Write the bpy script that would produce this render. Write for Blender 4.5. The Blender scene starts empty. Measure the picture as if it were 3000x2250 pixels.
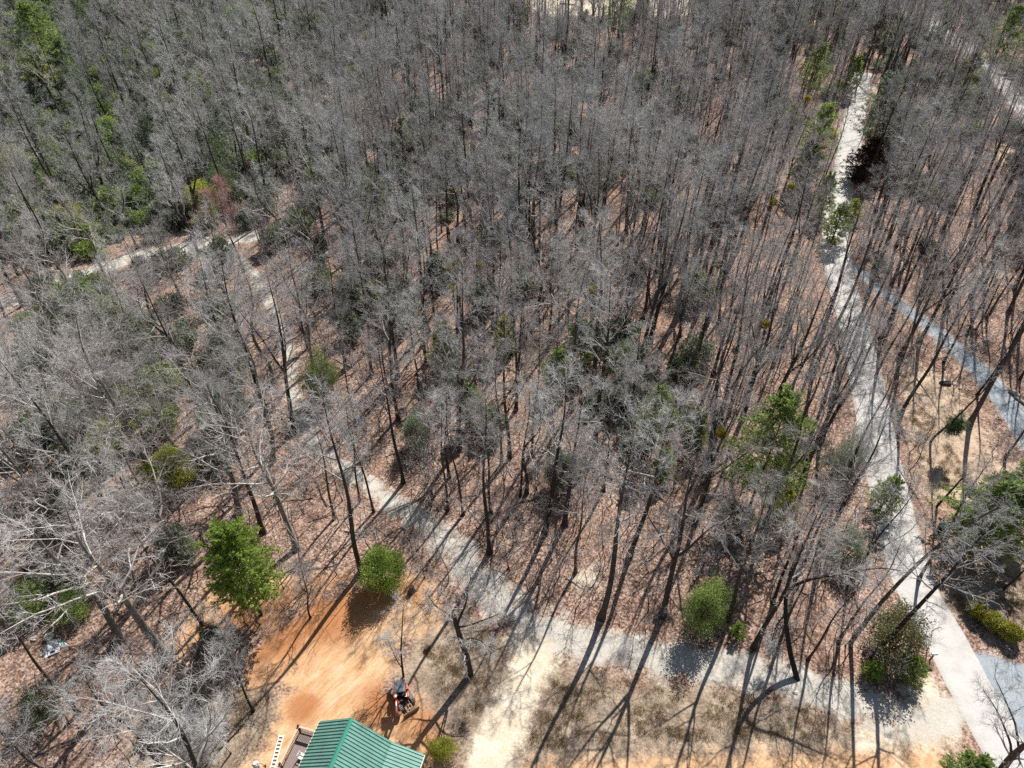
import bpy, math, random
import numpy as np
from mathutils import Vector

# ------------------------------------------------------------------ camera, sky, sun, exposure
scene = bpy.context.scene
COL = scene.collection
CAM_H, PITCH, FPX = 62.0, math.radians(41.5), 2100.0
cam_d = bpy.data.cameras.new("drone_camera")
cam_d.sensor_width = 36.0
cam_d.lens = 36.0 * FPX / 3000.0
cam_d.clip_end = 6000.0
cam_o = bpy.data.objects.new("drone_camera", cam_d)
cam_o.location = (0, 0, CAM_H)
cam_o.rotation_euler = (math.pi / 2 - PITCH, 0, 0)
COL.objects.link(cam_o)
scene.camera = cam_o

SUN_AZ, SUN_EL = math.radians(27.0), math.radians(45.0)
SUN = np.array([math.sin(SUN_AZ) * math.cos(SUN_EL), math.cos(SUN_AZ) * math.cos(SUN_EL), math.sin(SUN_EL)])
world = bpy.data.worlds.new("World")
scene.world = world
world.use_nodes = True
wn = world.node_tree
sky = wn.nodes.new("ShaderNodeTexSky")
sky.sky_type = 'NISHITA'
sky.sun_disc = False
sky.sun_elevation = SUN_EL
sky.sun_rotation = SUN_AZ
bg = wn.nodes["Background"]
bg.inputs[1].default_value = 0.05
wn.links.new(sky.outputs[0], bg.inputs[0])
sun_d = bpy.data.lights.new("sun", 'SUN')
sun_d.energy = 5.0
sun_d.angle = math.radians(0.5)
sun_d.color = (1.0, 0.955, 0.89)
sun_o = bpy.data.objects.new("sun", sun_d)
sun_o.rotation_euler = Vector((-SUN[0], -SUN[1], -SUN[2])).to_track_quat('-Z', 'Y').to_euler()
sun_o.location = (60, 120, 150)
COL.objects.link(sun_o)
scene.view_settings.view_transform = 'Standard'
scene.view_settings.look = 'None'
scene.view_settings.exposure = 0.52
scene.view_settings.gamma = 1.0
scene.cycles.max_bounces = 5
scene.cycles.diffuse_bounces = 2
scene.cycles.transparent_max_bounces = 4
scene.cycles.use_denoising = False

rng = np.random.default_rng(11)
random.seed(11)

# ------------------------------------------------------------------ survey: photograph pixel (3000 x 2250) -> point at height z
_f = np.array([0, math.cos(PITCH), -math.sin(PITCH)])
_u = np.array([0, math.sin(PITCH), math.cos(PITCH)])
_r = np.array([1.0, 0, 0])

def at(px, py, z=0.0):
    d = (px - 1500) / FPX * _r - (py - 1125) / FPX * _u + _f
    t = (z - CAM_H) / d[2]
    return np.array([0, 0, CAM_H]) + t * d

def to_px(P):
    P = np.atleast_2d(np.asarray(P, float)) - np.array([0, 0, CAM_H])
    q = P @ _f
    q = np.where(q < 1, 1, q)
    return 1500 + FPX * (P @ _r) / q, 1125 - FPX * (P @ _u) / q

def terrain(x, y):
    x = np.asarray(x, float); y = np.asarray(y, float)
    near = np.clip((np.hypot(x + 14, y - 24) - 12) / 30, 0, 1)
    z = 0.22 * np.sin(x / 8.3 + 1.1) * np.cos(y / 9.7) + 0.35 * np.sin(x / 21 + y / 17) + 0.05 * np.sin(x / 2.9 + 2) * np.sin(y / 3.3)
    gully = -5.0 * np.exp(-(((x + 95) / 40) ** 2 + ((y - 150) / 60) ** 2))
    return near * (z + gully * np.clip((np.hypot(x + 20, y - 60) - 25) / 40, 0, 1))

def ground_at(px, py):
    p = at(px, py, 0)
    for _ in range(4):
        p = at(px, py, float(terrain(p[0], p[1])))
    return p

def W(pts):
    return np.array([ground_at(*p)[:2] for p in pts])

# ------------------------------------------------------------------ mesh helpers
def np_mesh(name, V, quads=None, tris=None, mats=(), mi_q=None, mi_t=None, smooth=False):
    me = bpy.data.meshes.new(name)
    V = np.asarray(V, np.float32)
    q = np.zeros((0, 4), np.int32) if quads is None else np.asarray(quads, np.int32)
    t = np.zeros((0, 3), np.int32) if tris is None else np.asarray(tris, np.int32)
    me.vertices.add(len(V)); me.vertices.foreach_set("co", V.ravel())
    nl = q.size + t.size
    me.loops.add(nl)
    me.loops.foreach_set("vertex_index", np.concatenate([q.ravel(), t.ravel()]))
    npoly = len(q) + len(t)
    me.polygons.add(npoly)
    starts = np.concatenate([np.arange(len(q)) * 4, q.size + np.arange(len(t)) * 3]).astype(np.int32)
    me.polygons.foreach_set("loop_start", starts)
    mi = np.concatenate([np.zeros(len(q), np.int32) if mi_q is None else mi_q, np.zeros(len(t), np.int32) if mi_t is None else mi_t]).astype(np.int32)
    for m in mats: me.materials.append(m)
    me.polygons.foreach_set("material_index", mi)
    if smooth: me.polygons.foreach_set("use_smooth", np.ones(npoly, bool))
    me.update(calc_edges=True)
    return me

def link(name, me, parent=None, loc=None, rot=None):
    o = bpy.data.objects.new(name, me)
    COL.objects.link(o)
    if parent is not None: o.parent = parent
    if loc is not None: o.location = loc
    if rot is not None: o.rotation_euler = rot
    return o

def tag(o, label=None, cat=None, group=None, kind=None):
    if label: o["label"] = label
    if cat: o["category"] = cat
    if group: o["group"] = group
    if kind: o["kind"] = kind
    return o

def thing(name, label, cat, loc=(0, 0, 0), rotz=0.0, group=None):
    o = bpy.data.objects.new(name, None)
    o.empty_display_size = 0.3
    COL.objects.link(o)
    o.location = loc; o.rotation_euler = (0, 0, rotz)
    return tag(o, label, cat, group)

def norm(a):
    return a / np.maximum(np.linalg.norm(a, axis=-1, keepdims=True), 1e-9)

def tubes(P, R, sides, rg):
    """P (M,N,3) polylines, R (M,N) radii -> verts, quads"""
    M, N, _ = P.shape
    T = np.empty_like(P)
    T[:, 1:-1] = P[:, 2:] - P[:, :-2]
    T[:, 0] = P[:, 1] - P[:, 0]
    T[:, -1] = P[:, -1] - P[:, -2]
    T = norm(T)
    ref = norm(np.cross(T[:, 0], norm(rg.normal(size=(M, 3)))))[:, None, :]
    A = norm(np.cross(T, np.broadcast_to(ref, T.shape)))
    B = np.cross(T, A)
    ang = np.arange(sides) / sides * 2 * math.pi
    V = P[:, :, None, :] + R[:, :, None, None] * (A[:, :, None, :] * np.cos(ang)[None, None, :, None] + B[:, :, None, :] * np.sin(ang)[None, None, :, None])
    idx = np.arange(M * N * sides).reshape(M, N, sides)
    a = idx[:, :-1]; b = np.roll(a, -1, axis=2); d = idx[:, 1:]; c = np.roll(d, -1, axis=2)
    Q = np.stack([a, b, c, d], axis=-1).reshape(-1, 4)
    return V.reshape(-1, 3), Q

def merge(parts):
    """[(V, Q, mat_index)] -> V, Q, mi"""
    Vs, Qs, Ms, off = [], [], [], 0
    for V, Q, m in parts:
        Vs.append(V); Qs.append(Q + off); Ms.append(np.full(len(Q), m, np.int32)); off += len(V)
    return np.concatenate(Vs), np.concatenate(Qs), np.concatenate(Ms)

class MB:
    """collects boxes, prisms and tubes into one mesh"""
    def __init__(s): s.v = []; s.f = []; s.m = []
    def add(s, vs, fs, m=0):
        o = len(s.v); s.v += [tuple(map(float, v)) for v in vs]; s.f += [tuple(i + o for i in f) for f in fs]; s.m += [m] * len(fs)
    def box(s, c, d, m=0, rz=0.0, rx=0.0, ry=0.0, taper=1.0):
        from mathutils import Euler
        e = Euler((rx, ry, rz)).to_matrix()
        vs = []
        for z in (-1, 1):
            k = taper if z > 0 else 1.0
            for x, y in ((-1, -1), (1, -1), (1, 1), (-1, 1)):
                p = e @ Vector((x * d[0] / 2 * k, y * d[1] / 2 * k, z * d[2] / 2))
                vs.append((c[0] + p.x, c[1] + p.y, c[2] + p.z))
        s.add(vs, [(3, 2, 1, 0), (4, 5, 6, 7), (0, 1, 5, 4), (1, 2, 6, 5), (2, 3, 7, 6), (3, 0, 4, 7)], m)
    def tube(s, pts, rad, n=8, m=0):
        pts = [Vector(p) for p in pts]
        rad = [rad] * len(pts) if np.isscalar(rad) else rad
        vs, fs = [], []
        for i, p in enumerate(pts):
            t = (pts[min(i + 1, len(pts) - 1)] - pts[max(i - 1, 0)]).normalized()
            ref = Vector((0, 0, 1)) if abs(t.z) < 0.9 else Vector((1, 0, 0))
            a = t.cross(ref).normalized(); b = t.cross(a)
            for k in range(n):
                q = 2 * math.pi * k / n
                w = p + rad[i] * (math.cos(q) * a + math.sin(q) * b)
                vs.append((w.x, w.y, w.z))
        for i in range(len(pts) - 1):
            for k in range(n):
                fs.append((i * n + k, i * n + (k + 1) % n, (i + 1) * n + (k + 1) % n, (i + 1) * n + k))
        fs.append(tuple(range(n))[::-1]); fs.append(tuple(range((len(pts) - 1) * n, len(pts) * n)))
        s.add(vs, fs, m)
    def prism(s, poly, axis_from, axis_to, m=0):
        """poly: list of 3D points (flat), extruded by the vector axis_to - axis_from"""
        d = Vector(axis_to) - Vector(axis_from)
        n = len(poly)
        vs = [tuple(p) for p in poly] + [tuple(Vector(p) + d) for p in poly]
        s.add(vs, [tuple(range(n))[::-1], tuple(range(n, 2 * n))] + [(i, (i + 1) % n, n + (i + 1) % n, n + i) for i in range(n)], m)
    def build(s, name, mats, parent=None, loc=None, rot=None, bevel=0.0):
        import bmesh
        me = bpy.data.meshes.new(name)
        me.from_pydata(s.v, [], s.f)
        mats = mats if isinstance(mats, (list, tuple)) else [mats]
        for m in mats: me.materials.append(m)
        me.polygons.foreach_set("material_index", np.array(s.m, np.int32))
        bm = bmesh.new(); bm.from_mesh(me)
        bmesh.ops.recalc_face_normals(bm, faces=bm.faces)
        if bevel > 0:
            bmesh.ops.bevel(bm, geom=[e for e in bm.edges], offset=bevel, segments=2, affect='EDGES', profile=0.6, clamp_overlap=True)
        bm.to_mesh(me); bm.free()
        me.update()
        return link(name, me, parent, loc, rot)

# ------------------------------------------------------------------ materials
class NT:
    def __init__(s, name):
        s.m = bpy.data.materials.new(name); s.m.use_nodes = True
        s.t = s.m.node_tree; s.p = s.t.nodes["Principled BSDF"]
    def n(s, typ, **kw):
        nd = s.t.nodes.new(typ)
        for k, v in kw.items(): setattr(nd, k, v)
        return nd
    def l(s, a, b): s.t.links.new(a, b)
    def val(s, sock, v):
        if hasattr(v, "is_output"): s.l(v, sock)
        else: sock.default_value = v
    def noise(s, vec, scale, detail=3.0, rough=0.6, dist=0.0):
        nd = s.n("ShaderNodeTexNoise"); s.l(vec, nd.inputs["Vector"])
        nd.inputs["Scale"].default_value = scale; nd.inputs["Detail"].default_value = detail
        nd.inputs["Roughness"].default_value = rough; nd.inputs["Distortion"].default_value = dist
        return nd.outputs["Fac"]
    def vor(s, vec, scale, rnd=1.0):
        nd = s.n("ShaderNodeTexVoronoi"); s.l(vec, nd.inputs["Vector"]); nd.inputs["Scale"].default_value = scale
        return nd
    def math(s, op, a, b=0.0, clamp=False):
        nd = s.n("ShaderNodeMath", operation=op); nd.use_clamp = clamp
        s.val(nd.inputs[0], a); s.val(nd.inputs[1], b)
        return nd.outputs[0]
    def step(s, v, lo, hi):
        nd = s.n("ShaderNodeMapRange"); nd.interpolation_type = 'SMOOTHSTEP'
        s.val(nd.inputs["Value"], v); nd.inputs["From Min"].default_value = lo; nd.inputs["From Max"].default_value = hi
        return nd.outputs["Result"]
    def ramp(s, fac, stops):
        nd = s.n("ShaderNodeValToRGB"); s.l(fac, nd.inputs[0])
        el = nd.color_ramp.elements
        while len(el) < len(stops): el.new(0.5)
        for e, (p, c) in zip(el, stops):
            e.position = p; e.color = (*c, 1)
        return nd.outputs[0]
    def mix(s, fac, a, b, blend='MIX'):
        nd = s.n("ShaderNodeMix", data_type='RGBA', blend_type=blend)
        s.val(nd.inputs[0], fac)
        for i, v in ((6, a), (7, b)):
            if hasattr(v, "is_output"): s.l(v, nd.inputs[i])
            else: nd.inputs[i].default_value = (*v, 1)
        return nd.outputs[2]
    def attr(s, name):
        return s.n("ShaderNodeAttribute", attribute_name=name).outputs["Fac"]
    def pos(s): return s.n("ShaderNodeNewGeometry").outputs["Position"]
    def obj(s): return s.n("ShaderNodeTexCoord").outputs["Object"]
    def bump(s, h, strength, dist):
        nd = s.n("ShaderNodeBump"); nd.inputs["Strength"].default_value = strength; nd.inputs["Distance"].default_value = dist
        s.l(h, nd.inputs["Height"]); s.l(nd.outputs[0], s.p.inputs["Normal"])
    def out(s, col, rough=0.8, metal=0.0, spec=0.3):
        if hasattr(col, "is_output"): s.l(col, s.p.inputs["Base Color"])
        else: s.p.inputs["Base Color"].default_value = (*col, 1)
        s.val(s.p.inputs["Roughness"], rough); s.p.inputs["Metallic"].default_value = metal
        s.p.inputs["Specular IOR Level"].default_value = spec
        return s.m

def plain(name, col, rough=0.6, metal=0.0, var=0.25, scale=6.0, spec=0.4):
    t = NT(name)
    n = t.noise(t.obj(), scale, 4.0)
    n2 = t.noise(t.obj(), scale * 9, 2.0)
    f = t.math('ADD', t.math('MULTIPLY', n, 0.7), t.math('MULTIPLY', n2, 0.3))
    c = t.ramp(f, [(0.3, tuple(x * (1 - var) for x in col)), (0.7, tuple(min(1, x * (1 + var)) for x in col))])
    return t.out(c, rough, metal, spec)

def bark(name, dark, light, scale=5.0, rnd=0.35):
    t = NT(name)
    n = t.noise(t.obj(), scale, 3.0, 0.65)
    c = t.ramp(n, [(0.32, dark), (0.68, light)])
    r = t.n("ShaderNodeObjectInfo").outputs["Random"]
    k = t.n("ShaderNodeMapRange"); t.l(r, k.inputs[0]); k.inputs[3].default_value = 1 - rnd; k.inputs[4].default_value = 1 + rnd
    v = t.n("ShaderNodeVectorMath", operation='SCALE'); t.l(c, v.inputs[0]); t.l(k.outputs[0], v.inputs[3])
    return t.out(v.outputs[0], 0.9, 0.0, 0.15)

def leafmat(name, a, b, c=None, trans=0.5):
    t = NT(name)
    n = t.noise(t.obj(), 0.9, 2.0)
    isl = t.n("ShaderNodeNewGeometry").outputs["Random Per Island"]
    f = t.math('ADD', t.math('MULTIPLY', n, 0.55), t.math('MULTIPLY', isl, 0.45))
    col = t.ramp(f, [(0.25, a), (0.75, b)] + ([(0.93, c)] if c else []))
    t.out(col, 0.55, 0.0, 0.25)
    tr = t.n("ShaderNodeBsdfTranslucent"); t.l(col, tr.inputs[0])
    mx = t.n("ShaderNodeMixShader"); mx.inputs[0].default_value = trans
    t.l(t.p.outputs[0], mx.inputs[1]); t.l(tr.outputs[0], mx.inputs[2])
    t.l(mx.outputs[0], t.t.nodes["Material Output"].inputs[0])
    return t.m

def ground_material():
    t = NT("forest_ground")
    P = t.pos()
    big = t.noise(P, 0.12, 4.0)
    mid = t.noise(P, 0.55, 5.0, 0.65)
    fine = t.noise(P, 3.8, 6.0, 0.8)
    grit = t.noise(P, 9.0, 3.0, 0.7)
    leaf = t.vor(P, 6.5)
    leafv = t.n("ShaderNodeSeparateColor"); t.l(leaf.outputs["Color"], leafv.inputs[0])
    lv = leafv.outputs[0]
    # leaf litter: brown and pinkish fallen leaves with dark gaps
    f = t.math('ADD', t.math('MULTIPLY', lv, 0.42), t.math('MULTIPLY', fine, 0.55))
    f = t.math('ADD', f, t.math('MULTIPLY', t.math('SUBTRACT', mid, 0.5), 0.3))
    litter = t.ramp(f, [(0.20, (0.045, 0.028, 0.021)), (0.38, (0.19, 0.115, 0.086)), (0.56, (0.42, 0.285, 0.222)), (0.78, (0.63, 0.50, 0.42))])
    litter = t.mix(t.step(big, 0.42, 0.68), litter, t.mix(0.4, litter, (0.36, 0.215, 0.155)))
    # dry grey grass / thin litter
    g = t.math('ADD', t.math('MULTIPLY', fine, 0.75), t.math('MULTIPLY', grit, 0.3))
    g = t.math('ADD', g, t.math('MULTIPLY', t.math('SUBTRACT', mid, 0.5), 0.6))
    dry = t.ramp(g, [(0.30, (0.09, 0.066, 0.05)), (0.46, (0.24, 0.18, 0.135)), (0.60, (0.42, 0.335, 0.25)), (0.78, (0.62, 0.52, 0.40))])
    straw = t.ramp(g, [(0.28, (0.20, 0.135, 0.10)), (0.44, (0.45, 0.33, 0.24)), (0.62, (0.64, 0.50, 0.365)), (0.82, (0.74, 0.62, 0.48))])
    # clay
    mp = t.n("ShaderNodeMapping"); t.l(P, mp.inputs[0]); mp.vector_type = 'TEXTURE'; mp.inputs["Rotation"].default_value = (0, 0, math.radians(50)); mp.inputs["Scale"].default_value = (2.4, 0.42, 1)
    streak = t.noise(mp.outputs[0], 0.8, 6.0, 0.68, 1.6)
    cl = t.math('ADD', t.math('MULTIPLY', streak, 0.55), t.math('ADD', t.math('MULTIPLY', mid, 0.35), t.math('MULTIPLY', t.math('SUBTRACT', fine, 0.3), 0.22)))
    clay = t.ramp(cl, [(0.30, (0.36, 0.165, 0.075)), (0.42, (0.55, 0.31, 0.155)), (0.54, (0.68, 0.44, 0.26)), (0.68, (0.76, 0.58, 0.41))])
    clay = t.mix(t.math('MULTIPLY', t.step(t.math('ADD', t.attr("deep"), t.math('MULTIPLY', t.math('SUBTRACT', mid, 0.5), 0.8)), 0.3, 0.8), 0.75), clay, (0.38, 0.14, 0.05))
    sand = t.ramp(t.math('ADD', t.math('MULTIPLY', mid, 0.6), t.math('MULTIPLY', fine, 0.4)), [(0.3, (0.50, 0.39, 0.27)), (0.46, (0.68, 0.58, 0.44)), (0.66, (0.80, 0.73, 0.61))])
    st = t.math('ADD', t.math('MULTIPLY', fine, 0.5), t.math('MULTIPLY', grit, 0.5))
    gravel = t.ramp(t.math('ADD', t.math('MULTIPLY', st, 0.6), t.math('MULTIPLY', mid, 0.4)), [(0.30, (0.29, 0.26, 0.22)), (0.48, (0.51, 0.475, 0.42)), (0.68, (0.67, 0.635, 0.575))])
    blue = t.ramp(t.math('ADD', t.math('MULTIPLY', st, 0.6), t.math('MULTIPLY', mid, 0.4)), [(0.32, (0.19, 0.22, 0.25)), (0.5, (0.34, 0.385, 0.42)), (0.68, (0.47, 0.51, 0.54))])
    pave = t.ramp(t.math('ADD', t.math('MULTIPLY', st, 0.4), t.math('MULTIPLY', mid, 0.6)), [(0.32, (0.44, 0.42, 0.39)), (0.5, (0.55, 0.53, 0.505)), (0.68, (0.63, 0.605, 0.575))])
    wob = t.math('ADD', t.math('MULTIPLY', t.math('SUBTRACT', mid, 0.5), 1.0), t.math('MULTIPLY', t.math('SUBTRACT', fine, 0.5), 0.55))
    def mask(name, k=1.0, lo=0.38, hi=0.62):
        return t.step(t.math('ADD', t.attr(name), t.math('MULTIPLY', wob, k)), lo, hi)
    c = t.mix(mask("dry", 1.3, 0.3, 0.7), litter, dry)
    c = t.mix(mask("straw", 1.5, 0.3, 0.75), c, straw)
    c = t.mix(mask("clay", 1.1, 0.32, 0.68), c, clay)
    c = t.mix(mask("sand", 1.0, 0.25, 0.8), c, sand)
    c = t.mix(mask("gravel", 1.7, 0.25, 0.8), c, gravel)
    c = t.mix(mask("blue", 0.9, 0.25, 0.75), c, blue)
    c = t.mix(mask("pave", 0.25, 0.4, 0.6), c, pave)
    # clods, leaves and wheel ruts as relief
    mp2 = t.n("ShaderNodeMapping"); t.l(P, mp2.inputs[0]); mp2.vector_type = 'TEXTURE'; mp2.inputs["Rotation"].default_value = (0, 0, math.radians(54)); mp2.inputs["Scale"].default_value = (2.4, 0.2, 1)
    rut = t.noise(mp2.outputs[0], 0.9, 4.0, 0.65, 1.2)
    ruts = t.math('MULTIPLY', t.math('MULTIPLY', rut, t.attr("clay")), t.step(big, 0.35, 0.6))
    soft = t.math('SUBTRACT', 1.0, t.math('MULTIPLY', t.math('MAXIMUM', t.attr("gravel"), t.math('MAXIMUM', t.attr("pave"), t.math('MAXIMUM', t.attr("blue"), t.attr("clay")))), 0.8), True)
    h = t.math('ADD', t.math('MULTIPLY', t.math('ADD', lv, fine), soft), t.math('MULTIPLY', ruts, 2.2))
    t.bump(h, 0.7, 0.07)
    return t.out(c, 0.92, 0.0, 0.12)

M_ground = ground_material()
M_trunk = bark("dark_trunk_bark", (0.035, 0.029, 0.026), (0.105, 0.09, 0.08), 4.0, 0.4)
M_trunk_pale = bark("pale_trunk_bark", (0.12, 0.105, 0.09), (0.30, 0.275, 0.25), 4.0, 0.3)
M_limb = bark("grey_limb_bark", (0.22, 0.215, 0.21), (0.54, 0.53, 0.52), 3.0, 0.3)
M_twig = bark("grey_twig_bark", (0.32, 0.32, 0.315), (0.64, 0.64, 0.63), 2.0, 0.25)
M_limb_pale = bark("lichened_limb_bark", (0.30, 0.28, 0.255), (0.62, 0.60, 0.56), 3.0, 0.2)
M_twig_pale = bark("pale_twig_bark", (0.40, 0.375, 0.365), (0.66, 0.635, 0.62), 2.0, 0.2)
M_twig_brown = bark("brown_twig_bark", (0.30, 0.275, 0.27), (0.52, 0.49, 0.48), 2.0, 0.25)
M_twig_red = bark("red_bud_twig_bark", (0.36, 0.20, 0.18), (0.58, 0.37, 0.34), 2.0, 0.1)
M_deadwood = bark("bleached_dead_wood", (0.32, 0.29, 0.25), (0.66, 0.62, 0.56), 4.0, 0.15)
M_log = bark("dark_log_bark", (0.06, 0.05, 0.042), (0.20, 0.17, 0.145), 4.0, 0.3)
L_bright = leafmat("bright_green_foliage", (0.20, 0.29, 0.06), (0.44, 0.57, 0.14), (0.58, 0.68, 0.24))
L_yellow = leafmat("yellow_green_foliage", (0.30, 0.34, 0.05), (0.58, 0.60, 0.11), (0.68, 0.68, 0.2))
L_mid = leafmat("mid_green_foliage", (0.15, 0.22, 0.06), (0.40, 0.50, 0.16), (0.54, 0.61, 0.28))
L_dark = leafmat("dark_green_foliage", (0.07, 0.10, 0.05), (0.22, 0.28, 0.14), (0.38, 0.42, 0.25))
L_grey = leafmat("grey_green_foliage", (0.15, 0.185, 0.12), (0.38, 0.43, 0.31), (0.55, 0.58, 0.46))
L_dull = leafmat("dull_olive_foliage", (0.09, 0.09, 0.045), (0.25, 0.265, 0.125), (0.44, 0.37, 0.23))
L_brown = leafmat("dead_brown_needles", (0.025, 0.014, 0.010), (0.10, 0.052, 0.035), (0.16, 0.09, 0.06), 0.1)
L_box = leafmat("clipped_yellow_foliage", (0.22, 0.22, 0.03), (0.56, 0.53, 0.09), (0.66, 0.62, 0.16), 0.15)
L_mist = leafmat("mistletoe_foliage", (0.24, 0.21, 0.03), (0.52, 0.44, 0.07))

# ------------------------------------------------------------------ ground zones (surveyed from the photograph, kept in metres)
track_px = [(640, 700), (700, 760), (755, 815), (795, 899), (818, 958), (845, 1021), (850, 1066), (859, 1134), (872, 1211), (895, 1261), (931, 1306), (976, 1347), (1027, 1385), (1090, 1425), (1149, 1470), (1240, 1525), (1316, 1590), (1353, 1636), (1398, 1694), (1452, 1753), (1542, 1834), (1633, 1868), (1723, 1888), (1814, 1900), (1904, 1922), (1995, 1938), (2136, 1952), (2226, 1965), (2316, 1992), (2407, 2028), (2497, 2060), (2588, 2101), (2700, 2110), (2800, 2080)]
track_w = [1.6, 1.6, 1.9, 2.0, 2.0, 1.9, 1.8, 1.8, 1.9, 2.0, 2.1, 2.2, 2.4, 2.5, 2.7, 3.0, 3.5, 3.9, 4.2, 4.6, 5.0, 4.6, 4.2, 4.0, 3.9, 3.9, 3.9, 3.7, 3.6, 3.6, 3.8, 4.2, 4.4, 3.0]
side_px = [(-160, 935), (0, 890), (122, 852), (271, 793), (407, 748), (540, 728), (640, 705), (760, 690)]
lane_px = [(2520, 215), (2512, 262), (2506, 325), (2493, 407), (2479, 488), (2461, 565), (2445, 655), (2452, 750), (2461, 818), (2482, 886), (2502, 953), (2515, 1021), (2533, 1089), (2547, 1157), (2561, 1225), (2574, 1315), (2597, 1405), (2619, 1500), (2633, 1568), (2651, 1636), (2678, 1717), (2705, 1771), (2750, 1835), (2783, 1900), (2820, 1975), (2857, 2042), (2895, 2110), (2937, 2187), (2972, 2250), (3040, 2370)]
drive_px = [(1565, 1880), (1545, 1988), (1500, 2065), (1466, 2133), (1443, 2201), (1425, 2260), (1405, 2350)]
bdrive_px = [(2466, 770), (2511, 785), (2565, 838), (2633, 890), (2701, 940), (2769, 994), (2836, 1057), (2904, 1121), (2955, 1190), (3000, 1255), (3060, 1340), (3140, 1450)]
paved_px = [(3090, 420), (3010, 335), (2960, 270), (2915, 215), (2840, 150), (2750, 85), (2660, 30), (2560, -15)]

def densify(P, step=2.0, w=None):
    P = np.asarray(P, float); d = np.linalg.norm(np.diff(P, axis=0), axis=1); s = np.concatenate([[0], np.cumsum(d)])
    n = max(4, int(s[-1] / step))
    u = np.linspace(0, s[-1], n)
    C = np.stack([np.interp(u, s, P[:, 0]), np.interp(u, s, P[:, 1])], 1)
    for _ in range(max(1, int(4 / step))):
        C[1:-1] = (C[:-2] + 2 * C[1:-1] + C[2:]) / 4
    return (C, np.interp(u, s, w)) if w is not None else C

TR, TRW = densify(W(track_px), 1.5, [max(1.2, q - 0.45) for q in track_w])
SI = densify(W(side_px), 1.5); SIW = np.full(len(SI), 4.0)
LA = densify(W(lane_px), 1.5); LAW = np.interp(np.linspace(0, 1, len(LA)), [0, 0.2, 1], [4.6, 4.4, 4.1])
DR = densify(W(drive_px), 1.0); DRW = np.interp(np.linspace(0, 1, len(DR)), [0, 0.3, 1], [5.0, 3.4, 3.8])
BD = densify(W(bdrive_px), 1.5); BDW = np.interp(np.linspace(0, 1, len(BD)), [0, 0.3, 1], [2.6, 2.9, 5.2])
PV = densify(W(paved_px), 2.0); PVW = np.full(len(PV), 5.0)

POLY = {
    "clay": W([(870, 1800), (1000, 1735), (1110, 1705), (1200, 1690), (1290, 1735), (1310, 1790), (1240, 1850), (1165, 1900), (1135, 1985), (1125, 2030), (1200, 2030), (1260, 2080), (1310, 2170), (1330, 2290), (1100, 2420), (600, 2420), (640, 2270), (740, 2230), (790, 2150), (820, 2080), (840, 2030), (800, 2000), (740, 2010), (700, 1960), (760, 1890)]),
    "clay2": W([(1560, 2235), (1750, 2232), (2000, 2222), (2200, 2212), (2450, 2205), (2600, 2190), (2740, 2170), (2780, 2230), (2760, 2330), (2500, 2400), (1400, 2400)]),
    "clay3": W([(590, 1730), (760, 1690), (900, 1670), (1040, 1690), (880, 1780), (740, 1850), (600, 1900), (480, 1960), (470, 1900)]),
    "dry": W([(1150, 1990), (1260, 1790), (1400, 1820), (1560, 1900), (1800, 1985), (2000, 2000), (2250, 2020), (2500, 2110), (2740, 2160), (2760, 2260), (1200, 2330), (1330, 2200), (1230, 2060)]),
    "dry2": W([(430, 2050), (700, 1980), (850, 2060), (800, 2150), (700, 2300), (350, 2300)]),
    "dry3": W([(2840, 1820), (3100, 1900), (3100, 1600), (2860, 1640), (2740, 1680), (2770, 1780)]),
    "straw": W([(2625, 1080), (2680, 1060), (2780, 1120), (2850, 1230), (2900, 1330), (3050, 1440), (3100, 1560), (2900, 1640), (2860, 1560), (2750, 1460), (2680, 1330), (2650, 1200)]),
    "sand": W([(2500, 2140), (2600, 2080), (2700, 1985), (2730, 1980), (2760, 2060), (2800, 2150), (2780, 2200), (2640, 2200), (2520, 2190)]),
    "sand2": W([(1330, 1640), (1400, 1700), (1450, 1790), (1560, 1860), (1640, 1900), (1720, 1890), (1600, 1800), (1500, 1720), (1420, 1630)]),
    "sand3": W([(1560, -40), (1540, 15), (1620, 55), (1800, 50), (2040, 40), (2080, -40)]),
    "sand4": W([(1650, 1690), (1700, 1650), (1760, 1660), (1770, 1720), (1690, 1750)]),
    "straw2": W([(2900, 440), (2960, 400), (3100, 420), (3100, 520), (2950, 500)]),
    "straw3": W([(2830, 790), (2900, 775), (2950, 800), (2890, 840)]),
    "pad": W([(2846, 1905), (2920, 1925), (3000, 1950), (3120, 2000), (3120, 2300), (3010, 2290), (2960, 2200), (2900, 2070), (2868, 1975)]),
    "straw4": W([(2560, 240), (2590, 250), (2600, 290), (2560, 300), (2530, 280)]),
}

def d_line(X, Y, C, w):
    """normalised distance to a polyline: <1 inside the half width"""
    best = np.full(X.shape, 9.0)
    pts = np.stack([X, Y], -1)
    lo = C.min(0) - 12; hi = C.max(0) + 12
    sel = (X > lo[0]) & (X < hi[0]) & (Y > lo[1]) & (Y < hi[1])
    p = pts[sel]
    if len(p) == 0: return best
    b = np.full(len(p), 9.0)
    for i in range(len(C) - 1):
        a, e = C[i], C[i + 1]
        near = np.abs(p - (a + e) / 2).max(1) < 14
        if not near.any(): continue
        q = p[near]
        ab = e - a
        t = np.clip(((q - a) @ ab) / (ab @ ab + 1e-9), 0, 1)
        d = np.linalg.norm(q - a - t[:, None] * ab, axis=1)
        hw = (w[i] + (w[i + 1] - w[i]) * t) / 2
        b[near] = np.minimum(b[near], d - hw)
    best[sel] = b
    return best

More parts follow.
